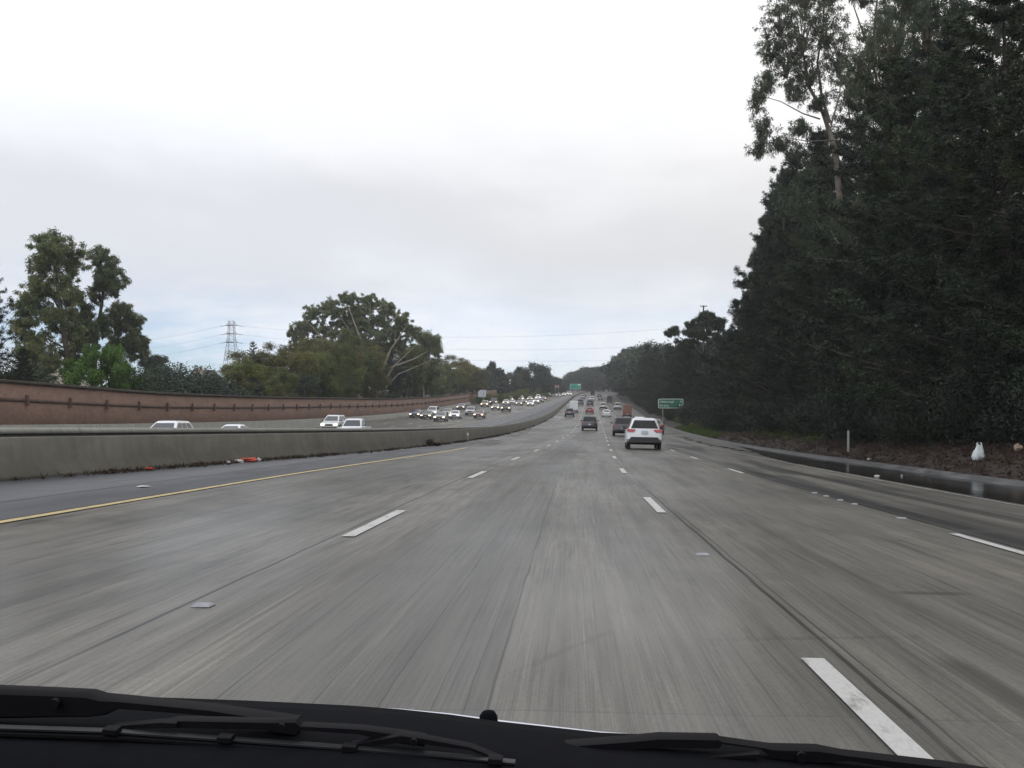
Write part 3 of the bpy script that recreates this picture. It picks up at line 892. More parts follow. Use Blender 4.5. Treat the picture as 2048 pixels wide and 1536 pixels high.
def pine(seed, h=22.0, rb=4.2, start=.1, step=.045, cr=.8, p=.75, tuft=3, up=.25, flat=.5):
    T = Plant(seed); rng = T.rng
    T.limb((0, 0, -.3), (rng.normal(0, .02), rng.normal(0, .02), 1), h * .97, h * .014, 6, .02, .02, .04)
    t = start
    while t < 1.0:
        L = rb * (1 - t) ** p * rng.uniform(.75, 1.2) + .35
        nb = 4 if t > .8 else 5
        a0 = rng.uniform(0, 6.28)
        for k in range(nb):
            az = a0 + 6.28 * k / nb + rng.uniform(-.35, .35); l = L * rng.uniform(.45, 1.3)
            e = rng.uniform(-.10, .40) + up * t
            lp, _, _ = T.limb((0, 0, t * h), (math.cos(az), math.sin(az), e), l, max(.02, .012 * l), 3, .14, .08)
            bt = float(np.clip(rng.normal(.25 + .35 * t, .22), 0, 1))       # a whole spray is lighter or darker
            for j in range(tuft):
                f = (j + 1) / tuft
                q = lp[0].lerp(lp[-1], .25 + .75 * f) + Vector(rng.normal(0, .07 * l * .5, 3))
                s = cr * (.55 + .5 * (1 - t)) * rng.uniform(.6, 1.2)
                T.clump(q, (s, s, s * flat), tint=min(1, bt + .12 * f))
                if f == 1: T.clump(q + Vector((math.cos(az) * .3, math.sin(az) * .3, s * .7)), (s * .45, s * .45, s * .7), tint=min(1, bt + .2))
        t += step * rng.uniform(.8, 1.25)
    T.clump((0, 0, h), (.45, .45, 1.0))
    return T

def bush(seed, h=3.0, r=2.2, n=26, cr=.34):
    T = Plant(seed); rng = T.rng
    for k in range(5):
        az = rng.uniform(0, 6.28)
        T.limb((rng.normal(0, .1), rng.normal(0, .1), -.1), (math.cos(az) * .6, math.sin(az) * .6, 1), h * .7, .05, 3, .1, .15)
    for i in range(n):
        dv = Vector(rng.normal(size=3)).normalized()
        c = Vector((dv.x * r * rng.uniform(.35, .95), dv.y * r * rng.uniform(.35, .95), h * (.45 + .45 * dv.z * rng.uniform(.5, 1.1))))
        T.clump(c, r * cr * rng.uniform(.7, 1.3), flat=.8)
    return T

PROTO = {}
def proto(key, T, h, per, L, W, droop, leaf, bark, seed, shell=.55):
    cm = leaves_mesh(key + "_crown", T.cl, per, L, W, droop, seed, shell); cm.materials.append(M[leaf])
    tm = T.mb.mesh(key + "_trunk", fix=False, smooth_angle=60); tm.materials.append(M[bark])
    PROTO[key] = (cm, tm, h)

def plant(key, name, loc, height, label, cat, group=None, rz=0.0, wide=1.0, sink=0.0):
    cm, tm, h = PROTO[key]
    s = height / h
    r = empty(name, (loc[0], loc[1], loc[2] - sink), rz, (s * wide, s * wide, s))
    tag(r, label, cat, group)
    a = bpy.data.objects.new("crown" if cat == "tree" else "foliage", cm); COL.objects.link(a); a.parent = r
    b = bpy.data.objects.new("trunk" if cat == "tree" else "stem", tm); COL.objects.link(b); b.parent = r
    return r

for i in range(3):
    proto("euc%d" % i, eucalyptus(11 + i, 20, .28, 9, .32, .075, 5), 20, 260, .34, .055, .55, "leaf_euc", "bark_pale", i)
    proto("eucg%d" % i, eucalyptus(31 + i, 30, .26, 12, .25, .062, 6), 30, 700, .30, .036, .6, "leaf_euc_grey", "bark_pale", i, .3)
    proto("pine%d" % i, pine(51 + i, 24, 5.4, .06, .046, .66, .75, 5, .3, .5), 24, 230, .17, .026, .05, "leaf_pine", "bark", i, .3)
    proto("cyp%d" % i, pine(71 + i, 24, 5.6, .02, .042, .82, .55, 5, .5, .5), 24, 240, .18, .027, .08, "leaf_pine", "bark", i, .3)
    proto("rust%d" % i, broadtree(91 + i, 12, 5.5, 70, 3), 12, 420, .30, .06, .3, "leaf_rust", "bark_pale", i)
    proto("olive%d" % i, broadtree(111 + i, 12, 5.5, 70, 3), 12, 420, .30, .06, .3, "leaf_olive", "bark_pale", i)
    proto("dark%d" % i, broadtree(131 + i, 12, 5.2, 60, 2), 12, 380, .32, .07, .25, "leaf_dark", "bark", i)
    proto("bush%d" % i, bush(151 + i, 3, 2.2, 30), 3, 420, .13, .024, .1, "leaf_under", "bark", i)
    proto("hedge%d" % i, bush(151 + i, 3, 2.2, 30), 3, 300, .15, .03, .1, "leaf_dark", "bark", i)
    proto("gbush%d" % i, bush(161 + i, 3, 2.2, 30), 3, 240, .18, .04, .1, "leaf_olive", "bark", i)
    proto("farp%d" % i, pine(171 + i, 16, 4.2, .05, .075, 1.35, .6, 2, .4), 16, 60, .75, .17, .1, "leaf_pine", "bark", i)
    proto("farb%d" % i, broadtree(181 + i, 13, 5.5, 40, 1, .6, .42, .17), 13, 110, .7, .16, .2, "leaf_dark", "bark", i)
proto("green", broadtree(201, 7, 3.6, 60, 3, .55, .45), 7, 420, .24, .055, .2, "leaf_green", "bark", 5)

# --- trees modelled one by one: lobes of foliage (photo x, y, half-width, half-height in photo pixels) at a distance Y
def lobe_tree(name, Y, base, lobes, limbs, leaf, bark, label, seed, per=240, L=.32, W=.05, droop=.55, cs=.42, fill=1.0, trunk_r=.3, depth=1.0, group=None, tint=None, fwd=0.0):
    """foliage lobes and limbs are laid out round the trunk in metres, every lobe as deep as it is wide"""
    rng = np.random.default_rng(seed)
    k = Y / F
    b = px_to(base[0], base[1], Y)
    gx = b.x - float(shift(Y)); b.z = float(groundz(Y, gx)) - .2
    root = empty(name, b); tag(root, label, "tree", group)
    T = Plant(seed)
    loc = lambda px, py, dy=0: Vector(((px - HX) * k - b.x, dy, CAM_Z + (HY - py) * k - b.z))
    for path, r0, r1 in limbs:
        pts = []
        dy0 = rng.uniform(-1, 1) * trunk_r * 2
        for i, (px, py) in enumerate(path):
            q = loc(px, py, dy0 * i * .7 - fwd * min(1, i / 1.5))
            if i == 0 and py >= base[1] - 2: q = Vector((q.x, 0, 0))
            pts.append(q)
        rr = [r0 + (r1 - r0) * i / (len(pts) - 1) for i in range(len(pts))]
        T.mb.tube(pts, rr, 7)
    for (px, py, rx, ry) in lobes:
        c = loc(px, py, rng.uniform(-1, 1) * rx * k * .6 * depth)
        RX, RZ = rx * k, ry * k; RY = RX * depth
        n = max(7, int(fill * (RX * RY * RZ) ** (1 / 3) * 15))
        for j in range(n):
            d = Vector(rng.normal(size=3)).normalized(); f = rng.uniform(.2, 1.05) if fill < 2.5 else rng.uniform(.1, 1.0) ** .5 * rng.uniform(.6, 1.55)
            q = c + Vector((d.x * RX * f, d.y * RY * f, d.z * RZ * f))
            s = max(.30, cs * (RX * RZ) ** .5 * rng.uniform(.4, 1.1))
            T.clump(q, (s, s, s * .9), tint=(rng.uniform(.1, .8) if tint is None else rng.uniform(*tint)))
            if j % (3 if fill < 2 else 6) == 0:
                T.mb.tube([c + Vector((0, 0, -RZ * .8)), (c + q) / 2 + Vector((0, 0, -RZ * .15)), q], [.05 + trunk_r * .08, .03, .012], 4)
    cm = leaves_mesh(name + "_crown", T.cl, per, L, W, droop, seed); cm.materials.append(M[leaf])
    link("crown", cm, None, root)
    tm = T.mb.mesh(name + "_trunk", fix=False, smooth_angle=60); tm.materials.append(M[bark])
    link("trunk", tm, None, root)
    return root

# left: tall eucalyptus group behind the wall
lobe_tree("eucalyptus_tree", 105, (140, 790), [(112, 500, 46, 44), (82, 530, 36, 36), (140, 520, 30, 46), (85, 575, 42, 36), (135, 580, 34, 46), (62, 610, 34, 32), (105, 630, 42, 40), (52, 655, 30, 34), (78, 690, 44, 40), (110, 720, 44, 34), (140, 660, 26, 50), (45, 705, 26, 30), (85, 745, 50, 26)],
          [([(140, 790), (137, 700), (128, 620), (118, 520)], .38, .10), ([(135, 680), (95, 630), (70, 590)], .14, .05), ([(130, 640), (90, 570)], .12, .04), ([(137, 700), (80, 670)], .10, .04)],
          "leaf_euc", "bark", "tall eucalyptus with rounded top, tallest tree behind the brick wall at left", 3, 110, .26, .045, .5, .26, 1.7)
lobe_tree("eucalyptus_tree", 109, (185, 790), [(193, 510, 28, 24), (213, 545, 34, 34), (195, 580, 26, 30), (225, 575, 22, 20), (170, 620, 26, 45), (180, 680, 32, 45), (200, 650, 20, 36), (160, 720, 30, 34)],
          [([(185, 790), (188, 690), (198, 600), (200, 530)], .28, .07), ([(190, 660), (170, 620)], .1, .04)],
          "leaf_euc", "bark", "eucalyptus with small domed top beside the tallest tree at left", 4, 110, .26, .045, .5, .28, 1.6)
lobe_tree("eucalyptus_tree", 113, (232, 790), [(240, 620, 28, 24), (264, 640, 26, 26), (232, 650, 24, 28), (268, 670, 24, 26), (286, 695, 12, 26), (250, 695, 32, 26), (222, 690, 22, 26)],
          [([(232, 790), (226, 720), (235, 660), (245, 625)], .2, .05), ([(230, 710), (262, 660)], .08, .03)],
          "leaf_euc", "bark_pale", "lower leaning eucalyptus on the right edge of the tall group behind the wall", 5, 110, .26, .045, .5, .28, 1.6)
lobe_tree("eucalyptus_tree", 150, (310, 790), [(310, 722, 26, 16), (300, 745, 22, 16), (332, 745, 14, 14)],
          [([(310, 790), (312, 750), (310, 725)], .16, .05)], "leaf_euc_grey", "bark", "small grey-green eucalyptus past the bright green bush", 6, 260)
for px, yt, Y, wd, key, lab in ((-30, 520, 78, 1.0, "cyp0", "dark conifer cut off by the left edge of the frame"), (45, 700, 80, 1.3, "cyp1", "low dark conifer below the tallest eucalyptus"),
                                (362, 728, 210, 1.2, "pine0", "small dark pine left of the steel pylon, beyond the hedge"), (392, 732, 215, 1.2, "pine1", "dark pine just left of the cream house gable"),
                                (505, 686, 240, 1.1, "pine2", "dark pine rising just right of the steel pylon")):
    b = px_to(px, 790, Y); g = float(groundz(Y, b.x - float(shift(Y))))
    plant(key, "conifer_tree", (b.x, b.y, g), px_to(px, yt, Y).z - g, lab, "tree", None, px * .7, wd)
b = px_to(205, 790, 92); g = float(groundz(92, b.x))
plant("green", "green_tree", (b.x, b.y, g), px_to(205, 688, 92).z - g, "bright green bushy tree in front of the tall eucalyptus group", "tree", None, 1.0, .92)
rngs = np.random.default_rng(77)
for i, (px, yt, Y) in enumerate(((285, 742, 100), (318, 748, 104), (350, 745, 108), (378, 744, 112), (400, 758, 116), (428, 748, 117), (20, 735, 82), (80, 752, 84), (255, 752, 96))):
    b = px_to(px, 790, Y); g = float(groundz(Y, b.x - float(shift(Y))))
    plant("hedge%d" % (i % 3), "hedge_shrub", (b.x, b.y, g), px_to(px, yt, Y).z - g + .2, "dark green shrub showing above the brick wall cap" , "shrub", "dark shrubs behind the brick wall", i * 1.3, 1.25)

# the grove
lobe_tree("eucalyptus_tree", 205, (745, 800),
          [(612, 655, 28, 22), (628, 625, 28, 18), (660, 612, 30, 16), (700, 598, 32, 16), (742, 602, 30, 16), (775, 622, 28, 17), (803, 642, 26, 18), (825, 665, 18, 18), (600, 690, 24, 22), (650, 660, 30, 20), (690, 640, 34, 22), (730, 645, 34, 22),
           (770, 668, 34, 22), (800, 690, 26, 20), (590, 668, 16, 14), (675, 625, 26, 12), (720, 620, 30, 14), (760, 642, 24, 14), (790, 660, 24, 14), (715, 670, 40, 20), (765, 700, 40, 22), (640, 700, 34, 24), (690, 690, 36, 26), (740, 700, 34, 26)],
          [([(745, 800), (748, 760), (735, 700), (705, 620)], .45, .08), ([(752, 800), (765, 745), (785, 700), (815, 655)], .38, .06), ([(748, 770), (715, 720), (660, 650)], .28, .05), ([(735, 710), (742, 650), (745, 610)], .2, .05),
           ([(715, 720), (660, 690), (615, 640)], .2, .04), ([(768, 740), (830, 720), (860, 705)], .22, .05), ([(742, 745), (720, 690), (690, 640)], .2, .05), ([(760, 780), (790, 735), (840, 690)], .2, .05), ([(758, 790), (800, 750), (870, 722)], .16, .04), ([(752, 740), (775, 670), (800, 630)], .16, .04)],
          "leaf_euc", "bark_pale", "huge domed eucalyptus with pale trunks crowning the grove above the wall", 8, 62, .36, .07, .4, .19, 2.3, .34, .8, tint=(.4, 1.0), fwd=3.0)
lobe_tree("eucalyptus_tree", 240, (850, 800), [(855, 685, 28, 20), (872, 700, 14, 22), (835, 710, 26, 22), (855, 735, 26, 26), (830, 755, 30, 26), (870, 765, 18, 26)],
          [([(850, 800), (845, 750), (852, 700)], .3, .06), ([(846, 760), (825, 720)], .12, .04)], "leaf_euc", "bark_pale", "round-topped eucalyptus stepping down from the right of the domed tree", 9, 190, .42, .08, .4)
grove = [  # px, top y, Y, kind, width
    (455, 738, 122, "rust0", 1.0), (488, 722, 128, "olive0", 1.0), (530, 700, 150, "rust1", 1.15), (572, 692, 152, "rust2", 1.05), (612, 700, 158, "olive1", .9), (655, 668, 176, "rust0", 1.1), (700, 672, 188, "olive2", .9),
    (640, 720, 160, "olive0", .8), (698, 738, 170, "olive1", .55), (720, 690, 192, "rust1", .9), (680, 700, 172, "olive2", .85), (775, 715, 212, "dark0", 1.0), (800, 690, 222, "olive0", 1.0), (815, 735, 226, "olive1", .8),
    (840, 725, 246, "dark1", 1.0), (905, 712, 316, "rust2", 1.2), (930, 722, 330, "rust0", 1.2), (885, 735, 302, "olive2", 1.2), (950, 745, 340, "rust1", 1.0), (868, 748, 276, "dark2", 1.1), (505, 752, 126, "dark0", .8), (560, 742, 140, "olive2", .9),
    (600, 745, 146, "dark1", .9), (745, 752, 190, "rust2", .7), (438, 762, 118, "dark2", .9), (470, 765, 122, "olive1", .9), (540, 765, 134, "rust2", .8), (640, 765, 158, "dark0", .8), (690, 768, 168, "rust1", .8), (915, 755, 318, "olive0", 1.2)]
KIND_LAB = {"rust": "rust-tinged olive tree in the grove under the domed eucalyptus", "oliv": "yellow-green tree in the grove under the domed eucalyptus", "dark": "dark green low tree in the grove behind the brick wall"}
for i, (px, yt, Y, key, wd) in enumerate(grove):
    b = px_to(px, 790, Y); g = float(groundz(Y, b.x - float(shift(Y))))
    lab = KIND_LAB[key[:4]]
    plant(key, "grove_tree", (b.x, b.y, g), max(3, px_to(px, yt, Y).z - g), lab, "tree", {"rust": "rust-tinged trees of the grove", "oliv": "yellow-green trees of the grove", "dark": "dark low trees of the grove"}[key[:4]], i * 1.9, wd)

# dark trees at the far left bend, and the wooded rise at the end of the road
far_l = [(965, 742, 400), (985, 728, 430), (1003, 740, 440), (1022, 745, 455), (1038, 738, 465), (1052, 742, 470), (1068, 726, 480), (1078, 735, 490), (1092, 738, 500), (1104, 752, 520), (1116, 765, 560), (1128, 770, 600), (975, 750, 410), (1010, 752, 445),
         (1045, 752, 470), (1085, 752, 500), (1098, 762, 530), (1030, 756, 452), (1062, 756, 480)]
for i, (px, yt, Y) in enumerate(far_l):
    b = px_to(px, 790, Y); g = float(groundz(Y, b.x - float(shift(Y))))
    k = ("farp%d" if i % 3 else "farb%d") % (i % 3)
    plant(k, "distant_tree", (b.x, b.y, g), px_to(px, yt, Y).z - g, "dark distant tree beyond the far sound wall, left of the gap in the skyline", "tree", "dark trees beyond the far sound wall", i * 2.1, 1.25)
sky_c = [(1112, 768), (1130, 758), (1145, 748), (1160, 742), (1172, 738), (1190, 736), (1205, 738), (1216, 736)]
i = 0
for Y in (700, 760, 830, 900):
    px = 1108 + (Y % 50) * .15
    while px < 1226:
        b = px_to(px, 790, Y); off = b.x - float(shift(Y)); g = float(groundz(Y, off))
        yt = float(np.interp(px, [s[0] for s in sky_c], [s[1] for s in sky_c])) + rngs.uniform(-2, 7)
        h = min(24, max(7, px_to(px, yt, Y).z - g))
        plant("farb%d" % (i % 3) if i % 4 else "farp%d" % (i % 3), "hillside_tree", (b.x, b.y, g), h, "hazy distant tree on the wooded rise where the road ends", "tree", "trees on the wooded rise ahead", i * 1.7, 1.5)
        i += 1; px += rngs.uniform(6, 10)

# bushes past the end of the wall
for i, (px, yt, Y) in enumerate(((978, 787, 322), (992, 788, 335), (1006, 789, 350), (1018, 784, 365), (1030, 786, 380), (1046, 776, 400), (1060, 788, 410), (1074, 776, 440), (966, 793, 312), (1088, 786, 460))):
    b = px_to(px, 800, Y); g = float(groundz(Y, b.x - float(shift(Y))))
    tall = yt < 780
    plant("gbush%d" % (i % 3), "roadside_bush", (b.x, b.y, g), max(1.6, px_to(px, yt, Y).z - g), "taller olive bush standing out against the far sound wall" if tall else "low olive bush along the foot of the far sound wall", "bush",
          "taller bushes by the far sound wall" if tall else "low bushes by the far sound wall", i * 1.1, .9 if tall else 1.6)

# right: the roadside wood
SKY_R = [(1205, 722), (1217, 712), (1225, 700), (1260, 706), (1290, 690), (1320, 694), (1340, 692), (1370, 690), (1400, 688), (1440, 680), (1465, 660), (1478, 620), (1492, 565), (1508, 515), (1524, 450), (1542, 400), (1555, 345), (1575, 325),
         (1620, 300), (1660, 262), (1690, 205), (1740, 160), (1800, 80), (1850, 20), (1900, -50), (1960, -90), (2060, -150), (2200, -160)]
def sky_r(px):
    return float(np.interp(px, [s[0] for s in SKY_R], [s[1] for s in SKY_R]))
rw = np.random.default_rng(2024)
cnt = 0
for off0, step in ((16.5, 5.2), (21.5, 6.2), (27.5, 8.0), (36, 11.0)):
    Y = 22 + off0 * .9
    while Y < 640:
        off = off0 + rw.uniform(-1.6, 1.6)
        x = off + float(shift(Y)); px = HX + x / Y * F
        thin = (off0 > 30 and Y < 190) or (off0 > 25 and Y < 150 and rw.random() < .7)
        if px < 2260 and not thin:
            g = float(groundz(Y, off))
            # the crown's near side must stay under the skyline of the photo
            wide = 4.5 / Y * F
            yt = max(sky_r(px - wide * .15), -260)
            h = CAM_Z + (HY - yt) / F * Y - g
            h *= (rw.uniform(.88, 1.0) if rw.random() < .42 else rw.uniform(.45, .85))
            h = min(h, 40)
            if 1296 < px < 1392 and Y < 172: h = 0
            if h > 5:
                if Y > 300:
                    key = ("farp%d" if rw.random() < .5 else "farb%d") % rw.integers(3)
                elif px > 1600 and rw.random() < .2:
                    key = "eucg%d" % rw.integers(3)
                else:
                    key = ("pine%d" if rw.random() < .55 else "cyp%d") % rw.integers(3)
                wd = float(np.clip(26 / h, .75, 1.5)) if h < 24 else rw.uniform(.8, 1.05)
                euc = key.startswith("euc")
                plant(key, "eucalyptus_tree" if euc else "wood_tree", (x, Y, g), h,
                      "grey-green eucalyptus among the dark conifers of the right-hand wood" if euc else ("dark conifer in the dense wood right of the road, before the green sign" if Y < 166 else "dark tree in the dense wood right of the road, beyond the green sign"),
                      "tree", "eucalyptus in the roadside wood" if euc else ("near conifers of the roadside wood" if Y < 166 else "far trees of the roadside wood"), rw.uniform(0, 6.28), wd)
                cnt += 1
        Y += step * rw.uniform(.8, 1.3) * (1 + Y / 260)
for px, yt, Y, key, wd in ((1640, 275, 102, "cyp0", 1.0), (1712, 178, 96, "pine1", 1.0), (1590, 322, 108, "pine2", 1.0), (1770, 190, 88, "cyp2", .95), (1668, 330, 112, "cyp1", 1.1)):
    b = px_to(px, 860, Y); g = float(groundz(Y, b.x - float(shift(Y))))
    plant(key, "wood_tree", (b.x, b.y, g), px_to(px, yt, Y).z - g, "dark conifer in the dense wood right of the road, before the green sign", "tree", "near conifers of the roadside wood", px * .3, wd)
# understorey shrubs on the bank
Y = 24
while Y < 330:
    for off0 in (14.6, 16.8):
        off = off0 + rw.uniform(-.8, .8) - (1.0 if Y > 100 else 0); x = off + float(shift(Y)); g = float(groundz(Y, off))
        if 1290 < HX + x / Y * F < 1392 and 70 < Y < 170: continue
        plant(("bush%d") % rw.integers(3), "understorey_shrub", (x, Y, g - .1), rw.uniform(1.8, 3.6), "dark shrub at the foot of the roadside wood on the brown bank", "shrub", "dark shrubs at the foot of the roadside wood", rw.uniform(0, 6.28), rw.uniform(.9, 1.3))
    Y += rw.uniform(2.6, 4.2) * (1 + Y / 150)
lobe_tree("cypress_tree", 188, (1420, 860),
          [(1350, 664, 20, 12), (1380, 664, 20, 10), (1395, 648, 24, 16), (1415, 640, 26, 16), (1440, 648, 20, 16), (1462, 668, 16, 14), (1405, 672, 30, 14), (1440, 680, 26, 16), (1370, 690, 26, 14)],
          [([(1420, 860), (1418, 720), (1412, 640)], .35, .08), ([(1418, 720), (1380, 690), (1345, 665)], .15, .04), ([(1418, 700), (1450, 670), (1470, 640)], .12, .03)],
          "leaf_pine", "bark", "round-headed dark tree below the utility pole crossarm", 17, 150, .36, .06, .2, .36, 1.0, .35, .8, tint=(.3, .9))
lobe_tree("pine_tree", 128, (1540, 860),
          [(1530, 440, 12, 18), (1522, 480, 18, 20), (1538, 500, 22, 24), (1512, 520, 18, 16), (1508, 555, 20, 16), (1540, 560, 30, 26), (1490, 565, 12, 10), (1497, 600, 18, 14), (1475, 604, 10, 12), (1530, 620, 40, 28), (1490, 632, 16, 12), (1505, 670, 36, 26), (1550, 680, 40, 34), (1500, 720, 40, 30), (1556, 395, 26, 30), (1575, 350, 30, 30), (1562, 460, 34, 34), (1600, 320, 30, 26), (1605, 400, 40, 44), (1640, 330, 36, 40), (1548, 430, 18, 20)],
          [([(1540, 860), (1536, 640), (1530, 430)], .3, .05), ([(1536, 650), (1500, 620), (1474, 600)], .10, .03), ([(1536, 600), (1510, 575), (1488, 562)], .09, .03), ([(1534, 560), (1516, 530), (1508, 515)], .07, .02)],
          "leaf_pine", "bark", "ragged dark pine with jutting branches at the left end of the tall roadside wood", 18, 150, .28, .045, .1, .34, 1.0, .3, .9, tint=(.2, .8))
for i in range(34):
    Y = rw.uniform(96, 172); off = rw.uniform(12.6, 15.5); g = float(groundz(Y, off))
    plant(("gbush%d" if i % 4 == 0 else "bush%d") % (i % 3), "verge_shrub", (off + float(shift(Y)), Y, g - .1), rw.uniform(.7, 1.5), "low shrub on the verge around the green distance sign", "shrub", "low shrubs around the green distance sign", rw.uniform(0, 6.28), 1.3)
# tall eucalyptus leaning out over the road side, its open crown against the sky
lobe_tree("eucalyptus_tree", 92, (1695, 860),
          [(1560, 40, 38, 45), (1600, 70, 45, 55), (1575, 120, 40, 42), (1620, 140, 34, 42), (1650, 60, 40, 50), (1545, 90, 30, 38), (1535, 165, 22, 26), (1512, 205, 18, 30), (1525, 255, 18, 26), (1518, 295, 18, 20), (1590, 180, 26, 26),
           (1680, 110, 38, 50), (1610, -10, 50, 40), (1660, -20, 40, 40), (1565, 285, 26, 22), (1600, 255, 22, 18), (1640, 205, 20, 20)],
          [([(1695, 860), (1690, 600), (1682, 400), (1672, 290), (1650, 220), (1625, 170), (1612, 100), (1600, 30)], .34, .05), ([(1660, 245), (1645, 190), (1638, 120), (1652, 40), (1655, -30)], .15, .04), ([(1640, 238), (1605, 228), (1560, 205), (1520, 195)], .07, .02),
           ([(1625, 170), (1595, 150), (1560, 110)], .09, .03), ([(1662, 250), (1680, 190), (1684, 110)], .09, .03), ([(1672, 280), (1615, 285), (1560, 278)], .06, .02), ([(1622, 160), (1590, 120), (1570, 60)], .07, .02)],
          "leaf_euc_grey", "bark_grey", "tall eucalyptus with open airy crown against the sky, left edge of the roadside wood", 15, 34, .25, .032, .6, .145, 4.2, .34, .9)
lobe_tree("eucalyptus_tree", 78, (1752, 880),
          [(1690, 450, 34, 60), (1720, 520, 30, 50), (1660, 500, 26, 40), (1780, 80, 60, 60), (1850, 40, 60, 60), (1720, 140, 34, 40), (1830, 150, 60, 50), (1760, 200, 50, 50), (1900, 120, 55, 60), (1790, 300, 50, 50)],
          [([(1752, 880), (1750, 640), (1738, 540), (1745, 420), (1775, 260), (1800, 100), (1815, -40)], .5, .10), ([(1745, 430), (1715, 400), (1690, 430)], .16, .04), ([(1775, 260), (1740, 120), (1700, 20)], .12, .04),
           ([(1790, 200), (1850, 150), (1900, 110)], .16, .05), ([(1780, 240), (1830, 190), (1880, 180)], .14, .05)],
          "leaf_euc_grey", "bark_red", "eucalyptus with visible reddish trunk and hanging grey foliage inside the roadside wood", 16, 46, .25, .032, .65, .17, 3.8, .4, .9)

lobe_tree("eucalyptus_tree", 58, (1930, 900),
          [(1850, 60, 60, 60), (1920, 20, 60, 60), (1990, 70, 55, 60), (1880, 140, 60, 50), (1960, 160, 60, 50), (2030, 20, 60, 70), (1830, -20, 60, 50), (1960, -60, 60, 50), (2040, 130, 50, 60), (1900, 230, 50, 40)],
          [([(1930, 900), (1932, 500), (1925, 300), (1915, 150), (1900, 0), (1890, -100)], .34, .06), ([(1925, 300), (1965, 200), (2000, 90), (2030, 0)], .12, .03), ([(1918, 200), (1870, 120), (1840, 40)], .10, .03), ([(1928, 330), (1990, 250), (2040, 180)], .09, .03)],
          "leaf_euc_grey", "bark_red", "eucalyptus with open high crown near the top right corner of the picture", 19, 60, .22, .03, .6, .18, 2.6, .35, .9)
lobe_tree("eucalyptus_tree", 100, (1735, 860),
          [(1700, 170, 40, 50), (1745, 95, 44, 52), (1715, 240, 44, 46), (1672, 275, 34, 40), (1775, 25, 46, 50), (1795, 130, 46, 50), (1760, 190, 46, 46), (1690, 330, 46, 40), (1640, 350, 40, 40), (1725, -5, 26, 30), (1600, 390, 36, 40)],
          [([(1735, 860), (1734, 500), (1728, 330), (1738, 180), (1755, 60), (1765, -40)], .36, .06), ([(1728, 330), (1700, 240), (1695, 160)], .12, .03), ([(1735, 230), (1785, 150), (1800, 110)], .11, .03), ([(1730, 380), (1670, 320), (1640, 310)], .10, .03)],
          "leaf_euc_grey", "bark_red", "dense dark eucalyptus right behind the airy one, filling the wood's upper left corner", 21, 52, .24, .032, .6, .19, 2.3, .36, .9, tint=(0.0, .5))
# grass and dead needles on the ground
def scatter(name, pts, L, W, droop, leaf, seed, kind_label=None):
    pts = np.asarray(pts, float)
    cl = np.concatenate([pts, np.full((len(pts), 1), .5)], axis=1)
    me = leaves_mesh(name, cl, 14, L, W, droop, seed, .4, False); me.materials.append(M[leaf])
    o = link(name, me); o["kind"] = "stuff"
    return o
rg = np.random.default_rng(9)
pts = []
for i in range(1500):
    Y = rg.uniform(18, 110) if i < 1100 else rg.uniform(110, 240); c = bar_off(Y) + .28 + abs(rg.normal(0, .18))
    if rg.random() < .25 + .75 * (math.sin(Y * .55) + math.sin(Y * .21 + 1) > 0):
        p = P(Y, c, .02); s = rg.uniform(.05, .16); pts.append((p.x, p.y, p.z, s, s * 2.2, s * .35))
scatter("fallen_needles", pts, .10, .014, -.1, "dead", 1)
pts = []
for i in range(5200):
    Y = rg.uniform(16, 140) if i < 3800 else rg.uniform(20, 60); o_ = rg.uniform(11.1, 16)
    p = P(Y, o_, .02, groundz); s = rg.uniform(.08, .22); pts.append((p.x, p.y, p.z, s, s, s * .3))
scatter("bank_litter", pts, .14, .014, -.1, "dead", 2)
pts = []
for i in range(900):
    Y = rg.uniform(102, 152); o_ = 11.25 + abs(rg.normal(0, .55))
    if 11.2 < o_ < 12.9 and math.sin(Y * .33) + math.sin(Y * .9) > -.7:
        p = P(Y, o_, .1, groundz); s = rg.uniform(.12, .28); pts.append((p.x, p.y, p.z, s, s, s * .8))
for i in range(260):
    Y = rg.uniform(60, 92); o_ = rg.uniform(12.6, 15)
    if math.sin(Y * .9) > .35:
        p = P(Y, o_, .12, groundz); s = rg.uniform(.12, .26); pts.append((p.x, p.y, p.z, s, s, s * .8))
scatter("verge_grass", pts, .24, .02, -.5, "grass", 3)

# ------------------------------------------------------------------ vehicles
def chamfer_ring(z, y0, y1, w, c):
    return [(-w + c, y0, z), (w - c, y0, z), (w, y0 + c, z), (w, y1 - c, z), (w - c, y1, z), (-w + c, y1, z), (-w, y1 - c, z), (-w, y0 + c, z)]

